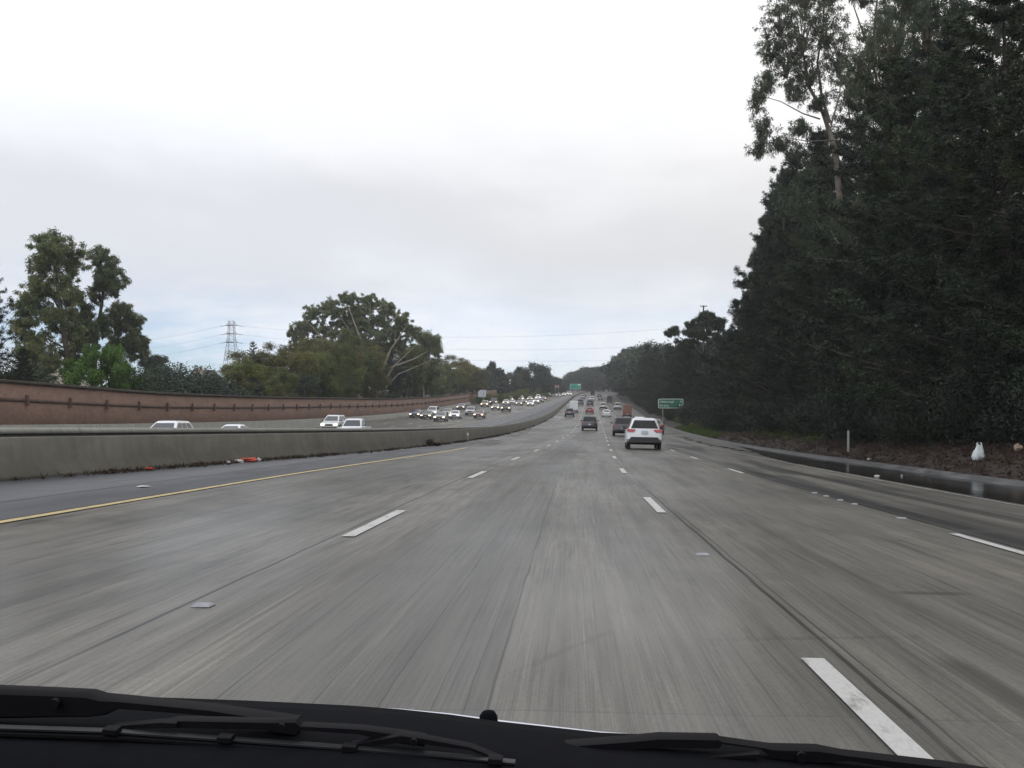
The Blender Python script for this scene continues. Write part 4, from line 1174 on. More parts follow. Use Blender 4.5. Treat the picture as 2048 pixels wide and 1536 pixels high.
VT = {}
def vehicle_type(kind, L, W, prof_pts, cabin, wheels, wr, tail, head, bumper=None, rails=False, box=None, plate_z=.75, mirror_y=.85, mirror_z=1.05, bed=None):
    """prof_pts: upper outline (y, z) from rear bottom over the top to front bottom; +y is the front. Returns named part meshes."""
    parts = []
    hw = W / 2
    body = MB()
    low = []
    yr, yf = wheels
    for yc in (yf, yr):                               # wheel arches along the sill, front to rear
        for a in range(0, 181, 30):
            low.append((yc + math.cos(R(a)) * (wr + .06), max(.26, .33 + math.sin(R(a)) * (wr + .05))))
    outline = prof_pts + low
    cy, cz = 0.0, .62
    def sec(x, k):
        return [(x, cy + (y - cy) * (1 - k * .6), z if z < .5 else cz + (z - cz) * (1 - k)) for y, z in outline]
    body.loft([sec(-hw, .09), sec(-hw + .05, .03), sec(-hw + .22, 0), sec(hw - .22, 0), sec(hw - .05, .03), sec(hw, .09)])
    z0, zt, b0, b1, t0, t1, wb, wt = cabin            # belt z, roof z, bottom rear/front y, top rear/front y, half widths
    z1 = zt - .09
    r0, r1 = chamfer_ring(z0 - .05, b0, b1, wb, .10), chamfer_ring(z1, t0, t1, wt, .12)
    body.loft([r0, r1, chamfer_ring(zt - .02, t0 + .07, t1 - .12, wt - .07, .14), chamfer_ring(zt, t0 + .22, t1 - .3, wt - .2, .15)])
    parts.append(("body", body.mesh(kind + "_body", smooth_angle=28), "PAINT", None))
    def lerp(a, b, t): return a + (b - a) * t
    def pane(front):
        m = MB(); y_b, y_t = (b1, t1) if front else (b0, t0)
        s = 1 if front else -1
        a, b = .16, .93
        q = []
        for (t, hwid) in ((a, lerp(wb, wt, a) - .09), (b, lerp(wb, wt, b) - .12)):
            q.append((t, hwid))
        zlo, zhi = lerp(z0 - .05, z1, a), lerp(z0 - .05, z1, b)
        ylo, yhi = lerp(y_b, y_t, a) + s * .012, lerp(y_b, y_t, b) + s * .012
        m.loft([[(-q[0][1], ylo, zlo), (q[0][1], ylo, zlo), (q[1][1], yhi, zhi), (-q[1][1], yhi, zhi)], [(-q[0][1], ylo - s * .02, zlo), (q[0][1], ylo - s * .02, zlo), (q[1][1], yhi - s * .02, zhi), (-q[1][1], yhi - s * .02, zhi)]])
        return m
    parts.append(("rear_window", pane(False).mesh(kind + "_rw"), "glass", None))
    parts.append(("windscreen", pane(True).mesh(kind + "_ws"), "glass_pale", None))
    for s in (-1, 1):
        m = MB(); a, b = .20, .92
        zlo, zhi = lerp(z0 - .05, z1, a), lerp(z0 - .05, z1, b)
        xlo, xhi = s * (lerp(wb, wt, a) + .01), s * (lerp(wb, wt, b) + .01)
        ylo0, ylo1 = lerp(b0, t0, a) + .2, lerp(b1, t1, a) - .2
        yhi0, yhi1 = lerp(b0, t0, b) + .2, lerp(b1, t1, b) - .2
        nw = 3 if (b1 - b0) > 3.3 else 2 if (b1 - b0) > 2.4 else 1
        for i in range(nw):
            u0, u1 = i / nw + .02, (i + 1) / nw - .02
            o4 = [(xlo, lerp(ylo0, ylo1, u0), zlo), (xlo, lerp(ylo0, ylo1, u1), zlo), (xhi, lerp(yhi0, yhi1, u1), zhi), (xhi, lerp(yhi0, yhi1, u0), zhi)]
            m.loft([o4, [(x - s * .02, y, z) for x, y, z in o4]])
        parts.append(("side_window", m.mesh(kind + "_sw"), "glass", None))
    yrear = min(p[0] for p in prof_pts); yfront = max(p[0] for p in prof_pts)
    tz0, tz1, tw, tshape = tail
    for s in (-1, 1):
        m = MB(); xo = hw - .03; xi = hw - tw
        yy = yrear - .015
        if tshape == "wedge":
            pl = [(xo + .02, tz0 + .07), (xo, tz1), (xi, tz1 - .02), (xi - .06, tz1 - .07), (xi + .10, tz0)]
        else:
            pl = [(xo + .005, tz0), (xo - .03, tz1), (xi, tz1), (xi, tz0)]
        ring = [(s * x, yy + (.06 if z > 1.0 else .02), z) for x, z in pl]
        m.loft([ring, [(x, y + .16, z) for x, y, z in ring]])
        parts.append(("tail_light", m.mesh(kind + "_tl"), "tail", None))
    hz0, hz1, hwid = head
    for s in (-1, 1):
        m = MB()
        ring = [(s * (hw - .07), hz0), (s * (hw - .05), hz1), (s * (hw - hwid), hz1 - .02), (s * (hw - hwid + .04), hz0)]
        m.loft([[(x, yfront + .01 - (.03 if z > hz0 + .02 else 0), z) for x, z in ring], [(x, yfront - .25, z) for x, z in ring]])
        parts.append(("headlight", m.mesh(kind + "_hl"), "LAMP", None))
    m = MB(); m.box((0, yfront - .03, (hz0 + hz1) / 2 - .04), (W * .42, .10, .17)); parts.append(("grille", m.mesh(kind + "_gr"), "trim", None))
    m = MB(); m.box((0, yfront - .02, .34), (W * .86, .12, .16)); parts.append(("front_bumper", m.mesh(kind + "_fb"), "trim", None))
    if bumper:
        bz0, bz1 = bumper
        m = MB(); w2 = hw * .94
        m.loft([[(-w2, yrear + .12, bz0), (w2, yrear + .12, bz0), (w2, yrear - .03, bz0 + .05), (-w2, yrear - .03, bz0 + .05)], [(-w2 * .80, yrear + .12, bz1), (w2 * .80, yrear + .12, bz1), (w2 * .80, yrear - .035, bz1 - .02), (-w2 * .80, yrear - .035, bz1 - .02)]])
        parts.append(("rear_bumper", m.mesh(kind + "_rb"), "trim", None))
    m = MB(); m.box((0, yrear - .012, plate_z), (.34, .03, .17)); parts.append(("licence_plate", m.mesh(kind + "_pl"), "plate", None))
    m = MB(); m.box((0, yfront + .012, .45), (.32, .03, .15)); parts.append(("licence_plate", m.mesh(kind + "_plf"), "plate", None))
    for s in (-1, 1):
        m = MB(); x = s * (hw + .09)
        m.loft([[(x - .09, mirror_y - .04, mirror_z - .06), (x + .09, mirror_y - .04, mirror_z - .05), (x + .08, mirror_y - .04, mirror_z + .09), (x - .08, mirror_y - .04, mirror_z + .09)],
                [(x - .06, mirror_y + .10, mirror_z - .03), (x + .05, mirror_y + .10, mirror_z - .03), (x + .05, mirror_y + .10, mirror_z + .06), (x - .05, mirror_y + .10, mirror_z + .06)]])
        m.box((s * (hw - .02), mirror_y + .02, mirror_z - .03), (.14, .06, .05))
        parts.append(("mirror", m.mesh(kind + "_mi"), "trim", None))
    if rails:
        for s in (-1, 1):
            m = MB(); x = s * (wt - .10)
            m.tube([(x, t0 + .15, zt - .06), (x, t0 + .35, zt + .05), (x, (t0 + t1) / 2, zt + .07), (x, t1 - .45, zt + .05), (x, t1 - .25, zt - .05)], .022, 6)
            parts.append(("roof_rail", m.mesh(kind + "_rr"), "trim", None))
    if box:
        y0, y1, z0b, z1b, wbx = box
        m = MB(); m.loft([chamfer_ring(z0b, y0, y1, wbx, .03), chamfer_ring(z1b - .04, y0, y1, wbx, .03), chamfer_ring(z1b, y0 + .04, y1 - .04, wbx - .04, .03)])
        m.box((0, y0 - .01, (z0b + z1b) / 2), (.05, .02, z1b - z0b - .1)); 
        for s in (-1, 1): m.box((s * (wbx - .04), y0 - .01, (z0b + z1b) / 2), (.07, .02, z1b - z0b - .06))
        parts.append(("cargo_box", m.mesh(kind + "_bx"), "BOX", None))
    if bed:
        y0, y1, zb = bed
        m = MB(); m.box((0, (y0 + y1) / 2, zb + .012), (W - .34, (y1 - y0) - .2, .02)); parts.append(("cargo_bed", m.mesh(kind + "_bd"), "trim", None))
    # underside and wheels
    m = MB(); m.box((0, 0, .34), (W * .8, L * .86, .16)); parts.append(("underbody", m.mesh(kind + "_ub"), "black", None))
    tyre, rim = MB(), MB(); n = 18
    prof_t = [(wr - .10, -.10), (wr - .02, -.11), (wr, -.07), (wr, .07), (wr - .02, .11), (wr - .10, .10)]
    tyre.loft([[(x, math.cos(2 * math.pi * k / n) * r, math.sin(2 * math.pi * k / n) * r) for k in range(n)] for r, x in prof_t])
    for s in (-1, 1):
        rim.loft([[(s * .075, math.cos(2 * math.pi * k / n) * (wr - .09), math.sin(2 * math.pi * k / n) * (wr - .09)) for k in range(n)], [(s * .108, math.cos(2 * math.pi * k / n) * (wr - .11), math.sin(2 * math.pi * k / n) * (wr - .11)) for k in range(n)],
                  [(s * .112, math.cos(2 * math.pi * k / n) * .05, math.sin(2 * math.pi * k / n) * .05) for k in range(n)]])
    tm, rm = tyre.mesh(kind + "_ty", smooth_angle=40), rim.mesh(kind + "_ri", smooth_angle=30)
    VT[kind] = dict(parts=parts, wheels=[(sx * (hw - .12), yy, wr) for yy in (yr, yf) for sx in (-1, 1)], tyre=tm, rim=rm)

vehicle_type("sedan", 4.7, 1.80, [(-2.28, .30), (-2.34, .48), (-2.32, .82), (-2.18, 1.00), (-1.6, 1.03), (.9, 1.0), (1.9, .86), (2.2, .74), (2.33, .55), (2.28, .28)],
             (1.0, 1.44, -1.75, 1.15, -1.02, .25, .80, .58), (-1.40, 1.42), .32, (.70, .92, .34, "box"), (.58, .74, .42), None, plate_z=.80, mirror_y=.70, mirror_z=1.02)
vehicle_type("suv", 4.6, 1.88, [(-2.16, .42), (-2.30, .55), (-2.28, .80), (-2.22, 1.08), (1.0, 1.08), (1.85, .98), (2.15, .86), (2.28, .62), (2.22, .36)],
             (1.08, 1.68, -2.18, 1.20, -1.80, .35, .84, .64), (-1.32, 1.36), .36, (.90, 1.09, .42, "wedge"), (.70, .88, .42), (.33, .68), True, plate_z=.92, mirror_y=.85, mirror_z=1.12)
vehicle_type("minivan", 4.9, 1.94, [(-2.36, .34), (-2.46, .5), (-2.44, .85), (-2.40, 1.04), (1.2, 1.04), (2.0, .90), (2.35, .76), (2.46, .52), (2.4, .28)],
             (1.04, 1.74, -2.38, 1.70, -2.16, .55, .88, .70), (-1.5, 1.55), .33, (.85, 1.25, .16, "box"), (.60, .78, .44), (.34, .62), True, plate_z=.85, mirror_y=1.05, mirror_z=1.12)
vehicle_type("boxy_suv", 4.8, 2.0, [(-2.30, .45), (-2.40, .55), (-2.38, .9), (-2.34, 1.12), (1.0, 1.12), (2.1, 1.05), (2.32, .95), (2.38, .6), (2.3, .4)],
             (1.12, 1.84, -2.30, 1.05, -2.12, .45, .92, .76), (-1.4, 1.45), .39, (.86, 1.18, .15, "box"), (.76, .95, .36), (.42, .66), False, plate_z=.78, mirror_y=.80, mirror_z=1.22)
vehicle_type("pickup", 5.3, 1.96, [(-2.58, .45), (-2.65, .55), (-2.63, 1.08), (.9, 1.08), (1.1, 1.08), (2.3, 1.02), (2.5, .9), (2.62, .6), (2.55, .4)],
             (1.08, 1.80, -.75, 1.25, -.45, .50, .88, .70), (-1.65, 1.6), .38, (.72, 1.05, .14, "box"), (.74, .92, .36), (.42, .64), False, plate_z=.58, mirror_y=.80, mirror_z=1.2, bed=(-2.55, -.8, 1.08))
vehicle_type("box_truck", 6.2, 2.1, [(-3.0, .55), (-3.05, .62), (-3.05, .80), (.9, .80), (1.1, 1.15), (2.6, 1.15), (3.0, 1.0), (3.05, .6), (3.0, .42)],
             (1.15, 2.05, .75, 2.6, .95, 1.9, .95, .80), (-1.7, 2.0), .42, (.58, .78, .16, "box"), (.74, .92, .36), (.42, .58), False, box=(-3.08, .60, .84, 2.95, 1.05), plate_z=.68, mirror_y=1.9, mirror_z=1.4)

PAINT = {}
def paint(name, col, metal=0.0, rough=0.28):
    if name not in PAINT:
        PAINT[name] = simple("car_paint_" + name, col, rough, metal, coat=0.6)
    return PAINT[name]
COLR = {"white": (.62, .645, .68), "silver": (.40, .41, .43), "grey": (.13, .14, .15), "dark": (.03, .032, .036), "black": (.012, .012, .014), "blue": (.016, .026, .085), "red": (.21, .03, .028), "maroon": (.10, .016, .014),
        "charcoal": (.045, .042, .048), "tan": (.24, .21, .16), "orange": (.19, .095, .065), "white2": (.68, .71, .75), "greygreen": (.10, .11, .11)}

def vehicle(kind, col, Y, off, label, opposing=False, lights=True, box=None, scale=1.0, name=None):
    v = VT[kind]
    p = P(Y, off, .012)
    hd = math.atan2(float(shift(Y + 3) - shift(Y - 3)), 6.0); pit = math.atan2(float(prof(Y + 2) - prof(Y - 2)), 4.0)
    roll = math.atan2(float(roadz(Y, off + .5) - roadz(Y, off - .5)), 1.0)
    nm = name or {"sedan": "sedan_car", "suv": "suv", "boxy_suv": "suv", "minivan": "minivan", "pickup": "pickup_truck", "box_truck": "box_truck"}[kind]
    r = empty(nm, p)
    m = Matrix.Rotation(-hd, 4, "Z") @ Matrix.Rotation(pit, 4, "X") @ Matrix.Rotation(-roll, 4, "Y")
    if opposing: m = m @ Matrix.Rotation(math.pi, 4, "Z")
    r.rotation_euler = m.to_euler(); r.scale = (scale,) * 3
    cat = {"sedan": "car", "suv": "car", "boxy_suv": "car", "minivan": "van", "pickup": "pickup", "box_truck": "truck"}[kind]
    tag(r, label, cat, "oncoming traffic beyond the median" if opposing else "traffic driving ahead")
    pm = paint(col, COLR[col], .25 if col in ("silver", "grey", "charcoal") else 0)
    for pn, me, mk, _ in v["parts"]:
        o = bpy.data.objects.new(pn, me); COL.objects.link(o); o.parent = r
        if not me.materials: me.materials.append(M["trim"])
        o.material_slots[0].link = "OBJECT"
        o.material_slots[0].material = pm if mk == "PAINT" else paint(box or col, COLR[box or col], 0, .5) if mk == "BOX" else (M["lamp_on"] if lights else M["lamp_off"]) if mk == "LAMP" else M[mk]
    for (x, y, z) in v["wheels"]:
        w = empty("wheel", (x, y, z)); w.parent = r
        for pn, me, mk in (("tyre", v["tyre"], "tyre"), ("rim", v["rim"], "rim")):
            o = bpy.data.objects.new(pn, me); COL.objects.link(o); o.parent = w
            if not me.materials: me.materials.append(M[mk])
    return r

# traffic ahead
vehicle("suv", "white", 62, 3.12, "white SUV with red wedge tail lights and dark bumper, nearest car ahead", lights=False, scale=1.03)
vehicle("boxy_suv", "charcoal", 108, 2.97, "dark boxy SUV just ahead and left of the nearest white SUV", lights=False)
vehicle("suv", "white2", 142, 5.85, "white car with only its roof and rear window showing over the nearest white SUV", lights=False)
vehicle("sedan", "grey", 122, 6.75, "dark grey car peeping out right of the nearest white SUV", lights=False, scale=1.12)
vehicle("box_truck", "orange", 225, 7.0, "truck with orange-brown cargo box in the outer lane", lights=False, box="orange", scale=.86)
vehicle("boxy_suv", "dark", 133, -.45, "black boxy van driving straight ahead in our lane", lights=False, scale=.95, name="van")
vehicle("suv", "dark", 220, -4.6, "dark SUV close behind the white box truck", lights=False)
vehicle("box_truck", "white", 252, -4.2, "white box truck in the lane beside the median", lights=False, box="white", scale=.88)
vehicle("pickup", "grey", 325, -3.3, "grey pickup just right of and ahead of the white box truck", lights=False)
vehicle("sedan", "red", 245, -.6, "red car in our lane behind a tall black vehicle", lights=False)
vehicle("minivan", "black", 318, -.5, "tall black van right ahead of the red car", lights=False)
vehicle("sedan", "white2", 224, 2.8, "white sedan right of the red car, second lane from the right", lights=False)
vehicle("suv", "silver", 285, 2.9, "silver SUV next ahead of the white sedan in its lane", lights=False)
vehicle("minivan", "silver", 285, 6.6, "silver van in the outer lane beyond the orange truck", lights=False)
vehicle("box_truck", "charcoal", 368, 6.0, "dark tall truck far off by the right edge of the road", lights=False, box="charcoal", scale=.8)
vehicle("sedan", "grey", 401, 3.3, "distant grey car beyond the silver SUV", lights=False)
vehicle("suv", "charcoal", 470, 3.2, "faint charcoal car, farthest in the lane of the silver SUV", lights=False)
vehicle("sedan", "silver", 458, 6.3, "faint silver car far up the outer lane", lights=False)
vehicle("suv", "white2", 395, .0, "distant white car ahead of the tall black van", lights=False)
vehicle("box_truck", "black", 530, -.4, "dark truck vanishing into the spray at the road's end", lights=False, box="black", scale=.9)
vehicle("sedan", "red", 485, -3.6, "small red car far ahead in the lane beside the median", lights=False)
vehicle("suv", "silver", 430, -3.4, "distant silver SUV beyond the grey pickup", lights=False)
# traffic coming towards us
OP = [("minivan", "white", 124, -29.2, "white minivan with headlights on, nearest in the lane by the wall"), ("pickup", "white2", 97, -20.9, "white pickup half hidden behind the median barrier below the white minivan", False),
      ("suv", "white2", 64, -24.4, "white SUV with dark roof bars, only its top above the barrier, leftmost car"), ("sedan", "white2", 78, -25.3, "white car roof just above the barrier, second from the left edge"),
      ("sedan", "blue", 190, -30.5, "dark blue car with bright headlights, leading the oncoming pack by the wall"), ("sedan", "black", 182, -27.4, "black sedan beside the leading dark blue car"),
      ("minivan", "white2", 208, -30.2, "white van partly hidden behind the black sedan"), ("sedan", "greygreen", 170, -23.5, "grey-green sedan, nearest of the oncoming pack"),
      ("sedan", "grey", 206, -27.2, "grey car tucked behind the grey-green sedan"), ("sedan", "white", 188, -23.5, "bright white sedan right behind the grey-green one"),
      ("sedan", "blue", 256, -30.4, "dark blue car alone beside the wall, behind the pack"), ("suv", "silver", 216, -23.9, "silver SUV without lights between the white and the maroon sedans", False),
      ("sedan", "maroon", 197, -20.3, "maroon sedan with headlights on, in the lane next to the median"), ("suv", "tan", 283, -27.5, "tan SUV passing the end of the brick wall"),
      ("boxy_suv", "black", 309, -27.5, "black SUV next behind the tan one by the bushes"), ("sedan", "tan", 258, -22.6, "low tan sedan with amber-lit nose, left of the bright SUV"),
      ("boxy_suv", "charcoal", 248, -19.4, "dark SUV with the brightest headlights, near the median"), ("sedan", "silver", 314, -24.4, "silver car right behind the bright dark SUV"),
      ("suv", "charcoal", 362, -26.6, "charcoal car with lights on against the olive bushes"), ("sedan", "silver", 318, -22.9, "pale silver sedan with its lights off", False),
      ("sedan", "grey", 307, -20.2, "grey sedan in the middle of the far oncoming group"), ("suv", "white2", 372, -23.8, "white SUV under the taller olive bushes"),
      ("sedan", "black", 329, -20.1, "black car in the middle lanes beside a white one"), ("sedan", "tan", 380, -21.2, "tan car with warm orange lights"),
      ("sedan", "white", 304, -16.9, "white car nearest the median in the far group"), ("suv", "white", 334, -16.8, "white SUV close behind the far white car"),
      ("sedan", "charcoal", 352, -16.2, "charcoal car with lights off, right end of the far group", False), ("sedan", "maroon", 394, -17.1, "maroon car at the tail of the far group"),
      ("minivan", "white2", 405, -19.6, "white van roof above the far group"), ("sedan", "black", 478, -14.6, "distant dark car, first of the headlight cluster by the green sign"),
      ("suv", "grey", 500, -15.6, "distant grey SUV, left in the headlight cluster by the green sign"), ("sedan", "white2", 505, -13.2, "distant white car, centre of the headlight cluster by the green sign"),
      ("suv", "silver", 540, -12.4, "distant silver SUV left of the green sign's post"), ("sedan", "white", 520, -11.0, "distant white car passing the green sign's post"),
      ("suv", "black", 470, -18.4, "distant black car near the reddish sign", False)]
for e in OP:
    vehicle(e[0], e[1], e[2], e[3], e[4], True, e[5] if len(e) > 5 else True)

# ------------------------------------------------------------------ signs, posts, poles
def text_mesh(body, size, depth=.004):
    c = bpy.data.curves.new("lettering", "FONT"); c.body = body; c.size = size; c.extrude = depth
    return c
def guide_sign(name, centre, w, h, posts, ground_z, label, mat, border=.07, rows=(), post_mat="wood"):
    root = empty(name, (centre.x, centre.y, ground_z)); tag(root, label, "sign")
    zc = centre.z - ground_z
    def rrect(hw, hh, r, y, n=5):
        out = []
        for cxx, czz, a0 in ((hw - r, hh - r, 0), (-hw + r, hh - r, 90), (-hw + r, -hh + r, 180), (hw - r, -hh + r, 270)):
            for k in range(n):
                a = R(a0 + 90 * k / (n - 1)); out.append((cxx + math.cos(a) * r, y, zc + czz + math.sin(a) * r))
        return out
    m = MB(); m.loft([rrect(w / 2, h / 2, .22, 0), rrect(w / 2, h / 2, .22, .04)]); m.build("border", M["sign_white"], root)
    m = MB(); m.loft([rrect(w / 2 - border, h / 2 - border, .17, -.006), rrect(w / 2 - border, h / 2 - border, .17, -.001)]); m.build("panel", M[mat], root)
    for i, px in enumerate(posts):
        m = MB(); m.box((px, .12, (zc + h / 2 - .1) / 2 - .3), (.15, .15, zc + h / 2 - .1 + .6)); m.build("post", M[post_mat], root)
    for body, x, z, size, al in rows:
        c = text_mesh(body, size); c.align_x = al
        tmp = bpy.data.objects.new("lettering", c); COL.objects.link(tmp)
        bpy.context.view_layer.update()
        me = bpy.data.meshes.new_from_object(tmp.evaluated_get(bpy.context.evaluated_depsgraph_get()))
        bpy.data.objects.remove(tmp); me.materials.clear()
        o = link("lettering", me, M["sign_white"], root)
        o.location = (x, -.012, zc + z); o.rotation_euler = (R(90), 0, 0)
    return root
c = px_to(1341.5, 807, 166)
g = float(groundz(166, c.x - float(shift(166)))) 
guide_sign("guide_sign", c, 3.78, 1.42, (-1.2, 1.2), g - .2, "green distance sign on two wooden posts in front of the dark wood", "sign_green", .075,
           [("Hillsborough", -1.68, .14, .42, "LEFT"), ("4", 1.66, .14, .46, "RIGHT"), ("San Jose", -1.68, -.42, .42, "LEFT"), ("41", 1.66, -.42, .46, "RIGHT")])
c = px_to(1151, 773, 425)
rt = guide_sign("guide_sign", c, 4.2, 1.95, (0.2,), float(roadz(425, -6.5)), "bright green sign on a single pole in the median far ahead", "sign_green2", .10, (), "steel")
m = MB(); zc = c.z - float(roadz(425, -6.5))
m.box((1.35, -.012, zc + .62), (.9, .01, .34)); m.build("exit_tab", M["sign_white"], rt)
c = px_to(964.5, 787, 309); g = float(groundz(309, -31.5))
root = empty("road_sign", (c.x, c.y, g)); tag(root, "grey blank back of a road sign standing at the end of the brick wall", "sign")
m = MB(); m.loft([[(x, y, c.z - g + z) for x, z in ((-1.2, -.98), (1.05, -.98), (1.05, 1.0), (-.65, 1.0), (-1.2, .4))] for y in (0, .03)]); m.build("panel", M["sign_back"], root)
m = MB(); m.box((.42, -.06, (c.z - g) / 2), (.14, .10, c.z - g + 1.9)); m.build("post", M["steel"], root)
c = px_to(1114, 773, 470); g = float(groundz(470, c.x - float(shift(470))))
root = empty("road_sign", (c.x, c.y, g)); tag(root, "small reddish-brown sign far off, left of the bright green sign", "sign")
m = MB(); m.box((0, 0, c.z - g), (1.9, .04, 1.05)); m.build("panel", M["sign_pink"], root)
m = MB()
for s in (-.6, .6): m.box((s, .06, (c.z - g) / 2 - .2), (.1, .08, c.z - g + .4))
m.build("post", M["steel"], root)
# delineator
p = P(50, 12.05, 0, groundz); p.x = (1696.5 - HX) / F * 50
root = empty("delineator_post", p); tag(root, "slim white marker post standing on the brown bank by the kerb", "post")
m = MB(); m.loft([[(-.045, -.02, -.2), (.045, -.02, -.2), (.045, .02, -.2), (-.045, .02, -.2)], [(-.045, -.02, .92), (.045, -.02, .92), (.045, .02, .92), (-.045, .02, .92)], [(-.02, -.01, .96), (.02, -.01, .96), (.02, .01, .96), (-.02, .01, .96)]]); m.build("post", simple("dull_white_post", (.34, .36, .35), .6, var=.2, scale=6), root)
m = MB(); m.box((0, -.024, .80), (.075, .006, .13)); m.build("reflector", M["sign_back"], root)
# white-topped stub against the median barrier
p = P(74, bar_off(74) + .45)
root = empty("delineator_post", p); tag(root, "short white-topped stub post at the foot of the median barrier", "post")
m = MB(); m.tube([(0, 0, -.05), (0, 0, .34)], .035, 8); m.build("post", M["barrier_pale"], root)
m = MB(); m.tube([(0, 0, .34), (0, 0, .40), (0, 0, .50), (0, 0, .56)], [.05, .085, .085, .05], 8); m.build("cap", M["paint_white"], root)
# utility pole above the wood
c = px_to(1407, 612, 200); g = float(groundz(200, c.x - float(shift(200))))
root = empty("utility_pole", (c.x, c.y, g)); tag(root, "utility pole top with short crossarm sticking up out of the wood", "pole")
m = MB(); m.tube([(0, 0, -.3), (0, 0, c.z - g + .1)], [.2, .13], 8); m.build("pole", M["wood_dark"], root)
m = MB(); m.box((0, -.14, c.z - g - .05), (1.25, .12, .14)); m.build("crossarm", M["wood_dark"], root)
for s in (-.5, .5):
    m = MB(); m.tube([(s, -.14, c.z - g + .02), (s, -.14, c.z - g + .16)], [.05, .03], 6); m.build("insulator", M["steel"], root)
# lattice pylon
PY = 450.0
top = px_to(463, 642, PY); gz = float(groundz(PY, top.x - float(shift(PY))))
H = top.z - gz
root = empty("transmission_tower", (top.x, top.y, gz)); tag(root, "steel lattice power pylon with three crossarms beyond the trees at left", "pylon")
m = MB()
def half(z):  # half width of the tower at height z
    return float(np.interp(z, [0, H * .56, H * .80, H], [4.2, 2.1, 1.2, 1.0]))
lev = [0, .14, .28, .40, .50, .60, .68, .76, .84, .92, 1.0]
cs_ = ((-1, -1), (1, -1), (1, 1), (-1, 1))
for a, b in zip(lev[:-1], lev[1:]):
    za, zb = a * H, b * H; wa, wb_ = half(za), half(zb)
    for i in range(4):
        s, n2 = cs_[i], cs_[(i + 1) % 4]
        m.tube([(s[0] * wa, s[1] * wa, za), (s[0] * wb_, s[1] * wb_, zb)], .10, 4)
        m.tube([(s[0] * wa, s[1] * wa, za), (n2[0] * wb_, n2[1] * wb_, zb)], .045, 3)
        m.tube([(n2[0] * wa, n2[1] * wa, za), (s[0] * wb_, s[1] * wb_, zb)], .045, 3)
        m.tube([(s[0] * wb_, s[1] * wb_, zb), (n2[0] * wb_, n2[1] * wb_, zb)], .04, 3)
m.build("lattice", M["lattice"], root)
arm_ends = []
for yy in (651, 668, 685):
    z = px_to(463, yy, PY).z - gz; mb = MB()
    for s in (-1, 1):
        e = (s * 2.6, 0, z); w_ = half(z)
        for q in (-1, 1):
            mb.tube([(s * w_, q * w_, z), e], .10, 4); mb.tube([(s * w_, q * w_, z + 1.0), e], .05, 3)
        arm_ends.append(Vector((top.x + e[0], top.y, gz + z)))
        mb.box((0, -half(z), z), (2 * half(z), .25, .35))
    mb.build("crossarm", M["lattice"], root)
    for s in (-1, 1):
        mb = MB(); mb.tube([(s * 2.6, 0, z), (s * 4.6, 0, z - .35)], .10, 5); mb.build("insulator", M["trim"], root)
def wire(a, b, sag, label, r=.035):
    pts = []
    for i in range(33):
        t = i / 32; q = a.lerp(b, t); q.z -= 4 * sag * t * (1 - t); pts.append(q)
    mb = MB(); mb.tube([p - a for p in pts], r, 4)
    o = mb.build("power_line", M["wire"]); o.location = a
    tag(o, label, "cable", "power lines of the pylon")
for i, (yy, sag) in enumerate(((651, 6.5), (668, 6.5), (685, 6.0))):
    zt_ = px_to(463, yy, PY).z
    rz_ = px_to(1560, (632, 668, 700)[i], 470)
    wire(Vector((top.x + 4.6, top.y, zt_ - .35)), rz_, sag, ("highest", "middle", "lowest")[i] + " power line running right from the pylon over the road")
    wire(Vector((top.x - 4.6, top.y, zt_ - .35)), px_to(-60, (690, 708, 728)[i], 430), 4.0, ("highest", "middle", "lowest")[i] + " power line running left from the pylon behind the eucalyptus")

# ------------------------------------------------------------------ houses beyond the wall
def house(px, py_eave, Y, w, d, eave, ridge, rz, label):
    b = px_to(px, py_eave, Y); g = float(groundz(Y, b.x - float(shift(Y))))
    root = empty("house", (b.x, b.y, g), rz); tag(root, label, "house")
    ez = b.z - g
    m = MB(); m.loft([[(-w / 2, -d / 2, -.5), (w / 2, -d / 2, -.5), (w / 2, d / 2, -.5), (-w / 2, d / 2, -.5)], [(-w / 2, -d / 2, ez), (w / 2, -d / 2, ez), (w / 2, d / 2, ez), (-w / 2, d / 2, ez)]])
    m.face((-w / 2, -d / 2, ez), (w / 2, -d / 2, ez), (0, -d / 2, ez + ridge)); m.face((w / 2, d / 2, ez), (-w / 2, d / 2, ez), (0, d / 2, ez + ridge))
    m.build("wall", M["stucco"], root)
    m = MB(); ov = .35
    for s in (-1, 1):
        a = [(0, -d / 2 - ov, ez + ridge + .06), (0, d / 2 + ov, ez + ridge + .06), (s * (w / 2 + ov), d / 2 + ov, ez - ridge * ov * 2 / w + .06), (s * (w / 2 + ov), -d / 2 - ov, ez - ridge * ov * 2 / w + .06)]
        m.loft([a, [(x, y, z + .14) for x, y, z in a]])
    rf = m.build("roof", M["roofing"], root)
    m = MB(); m.box((w * .3, -d / 2 + .5, ez + ridge * .75), (.12 * w + .2, .6, 1.7)); m.build("chimney", M["stucco"], rf)
    for xx, zz_ in ((-w * .22, ez - 1.3), (w * .2, ez - 1.3), (0, ez + ridge * .35)):
        f = MB(); f.box((xx, -d / 2 - .02, zz_), (1.0, .08, 1.2)); fo = f.build("window", M["sign_white"], root)
        f = MB(); f.box((xx, -d / 2 - .065, zz_), (.8, .02, 1.0)); f.build("pane", M["glass"], fo)
    return root
house(409, 760, 190, 2.8, 5, 5, 1.6, -.35, "cream gabled house with grey roof and chimney peeping over the hedge by the pylon")
house(95, 760, 125, 9, 8, 5, 1.8, .3, "cream house glimpsed between the trunks of the tallest eucalyptus at left")

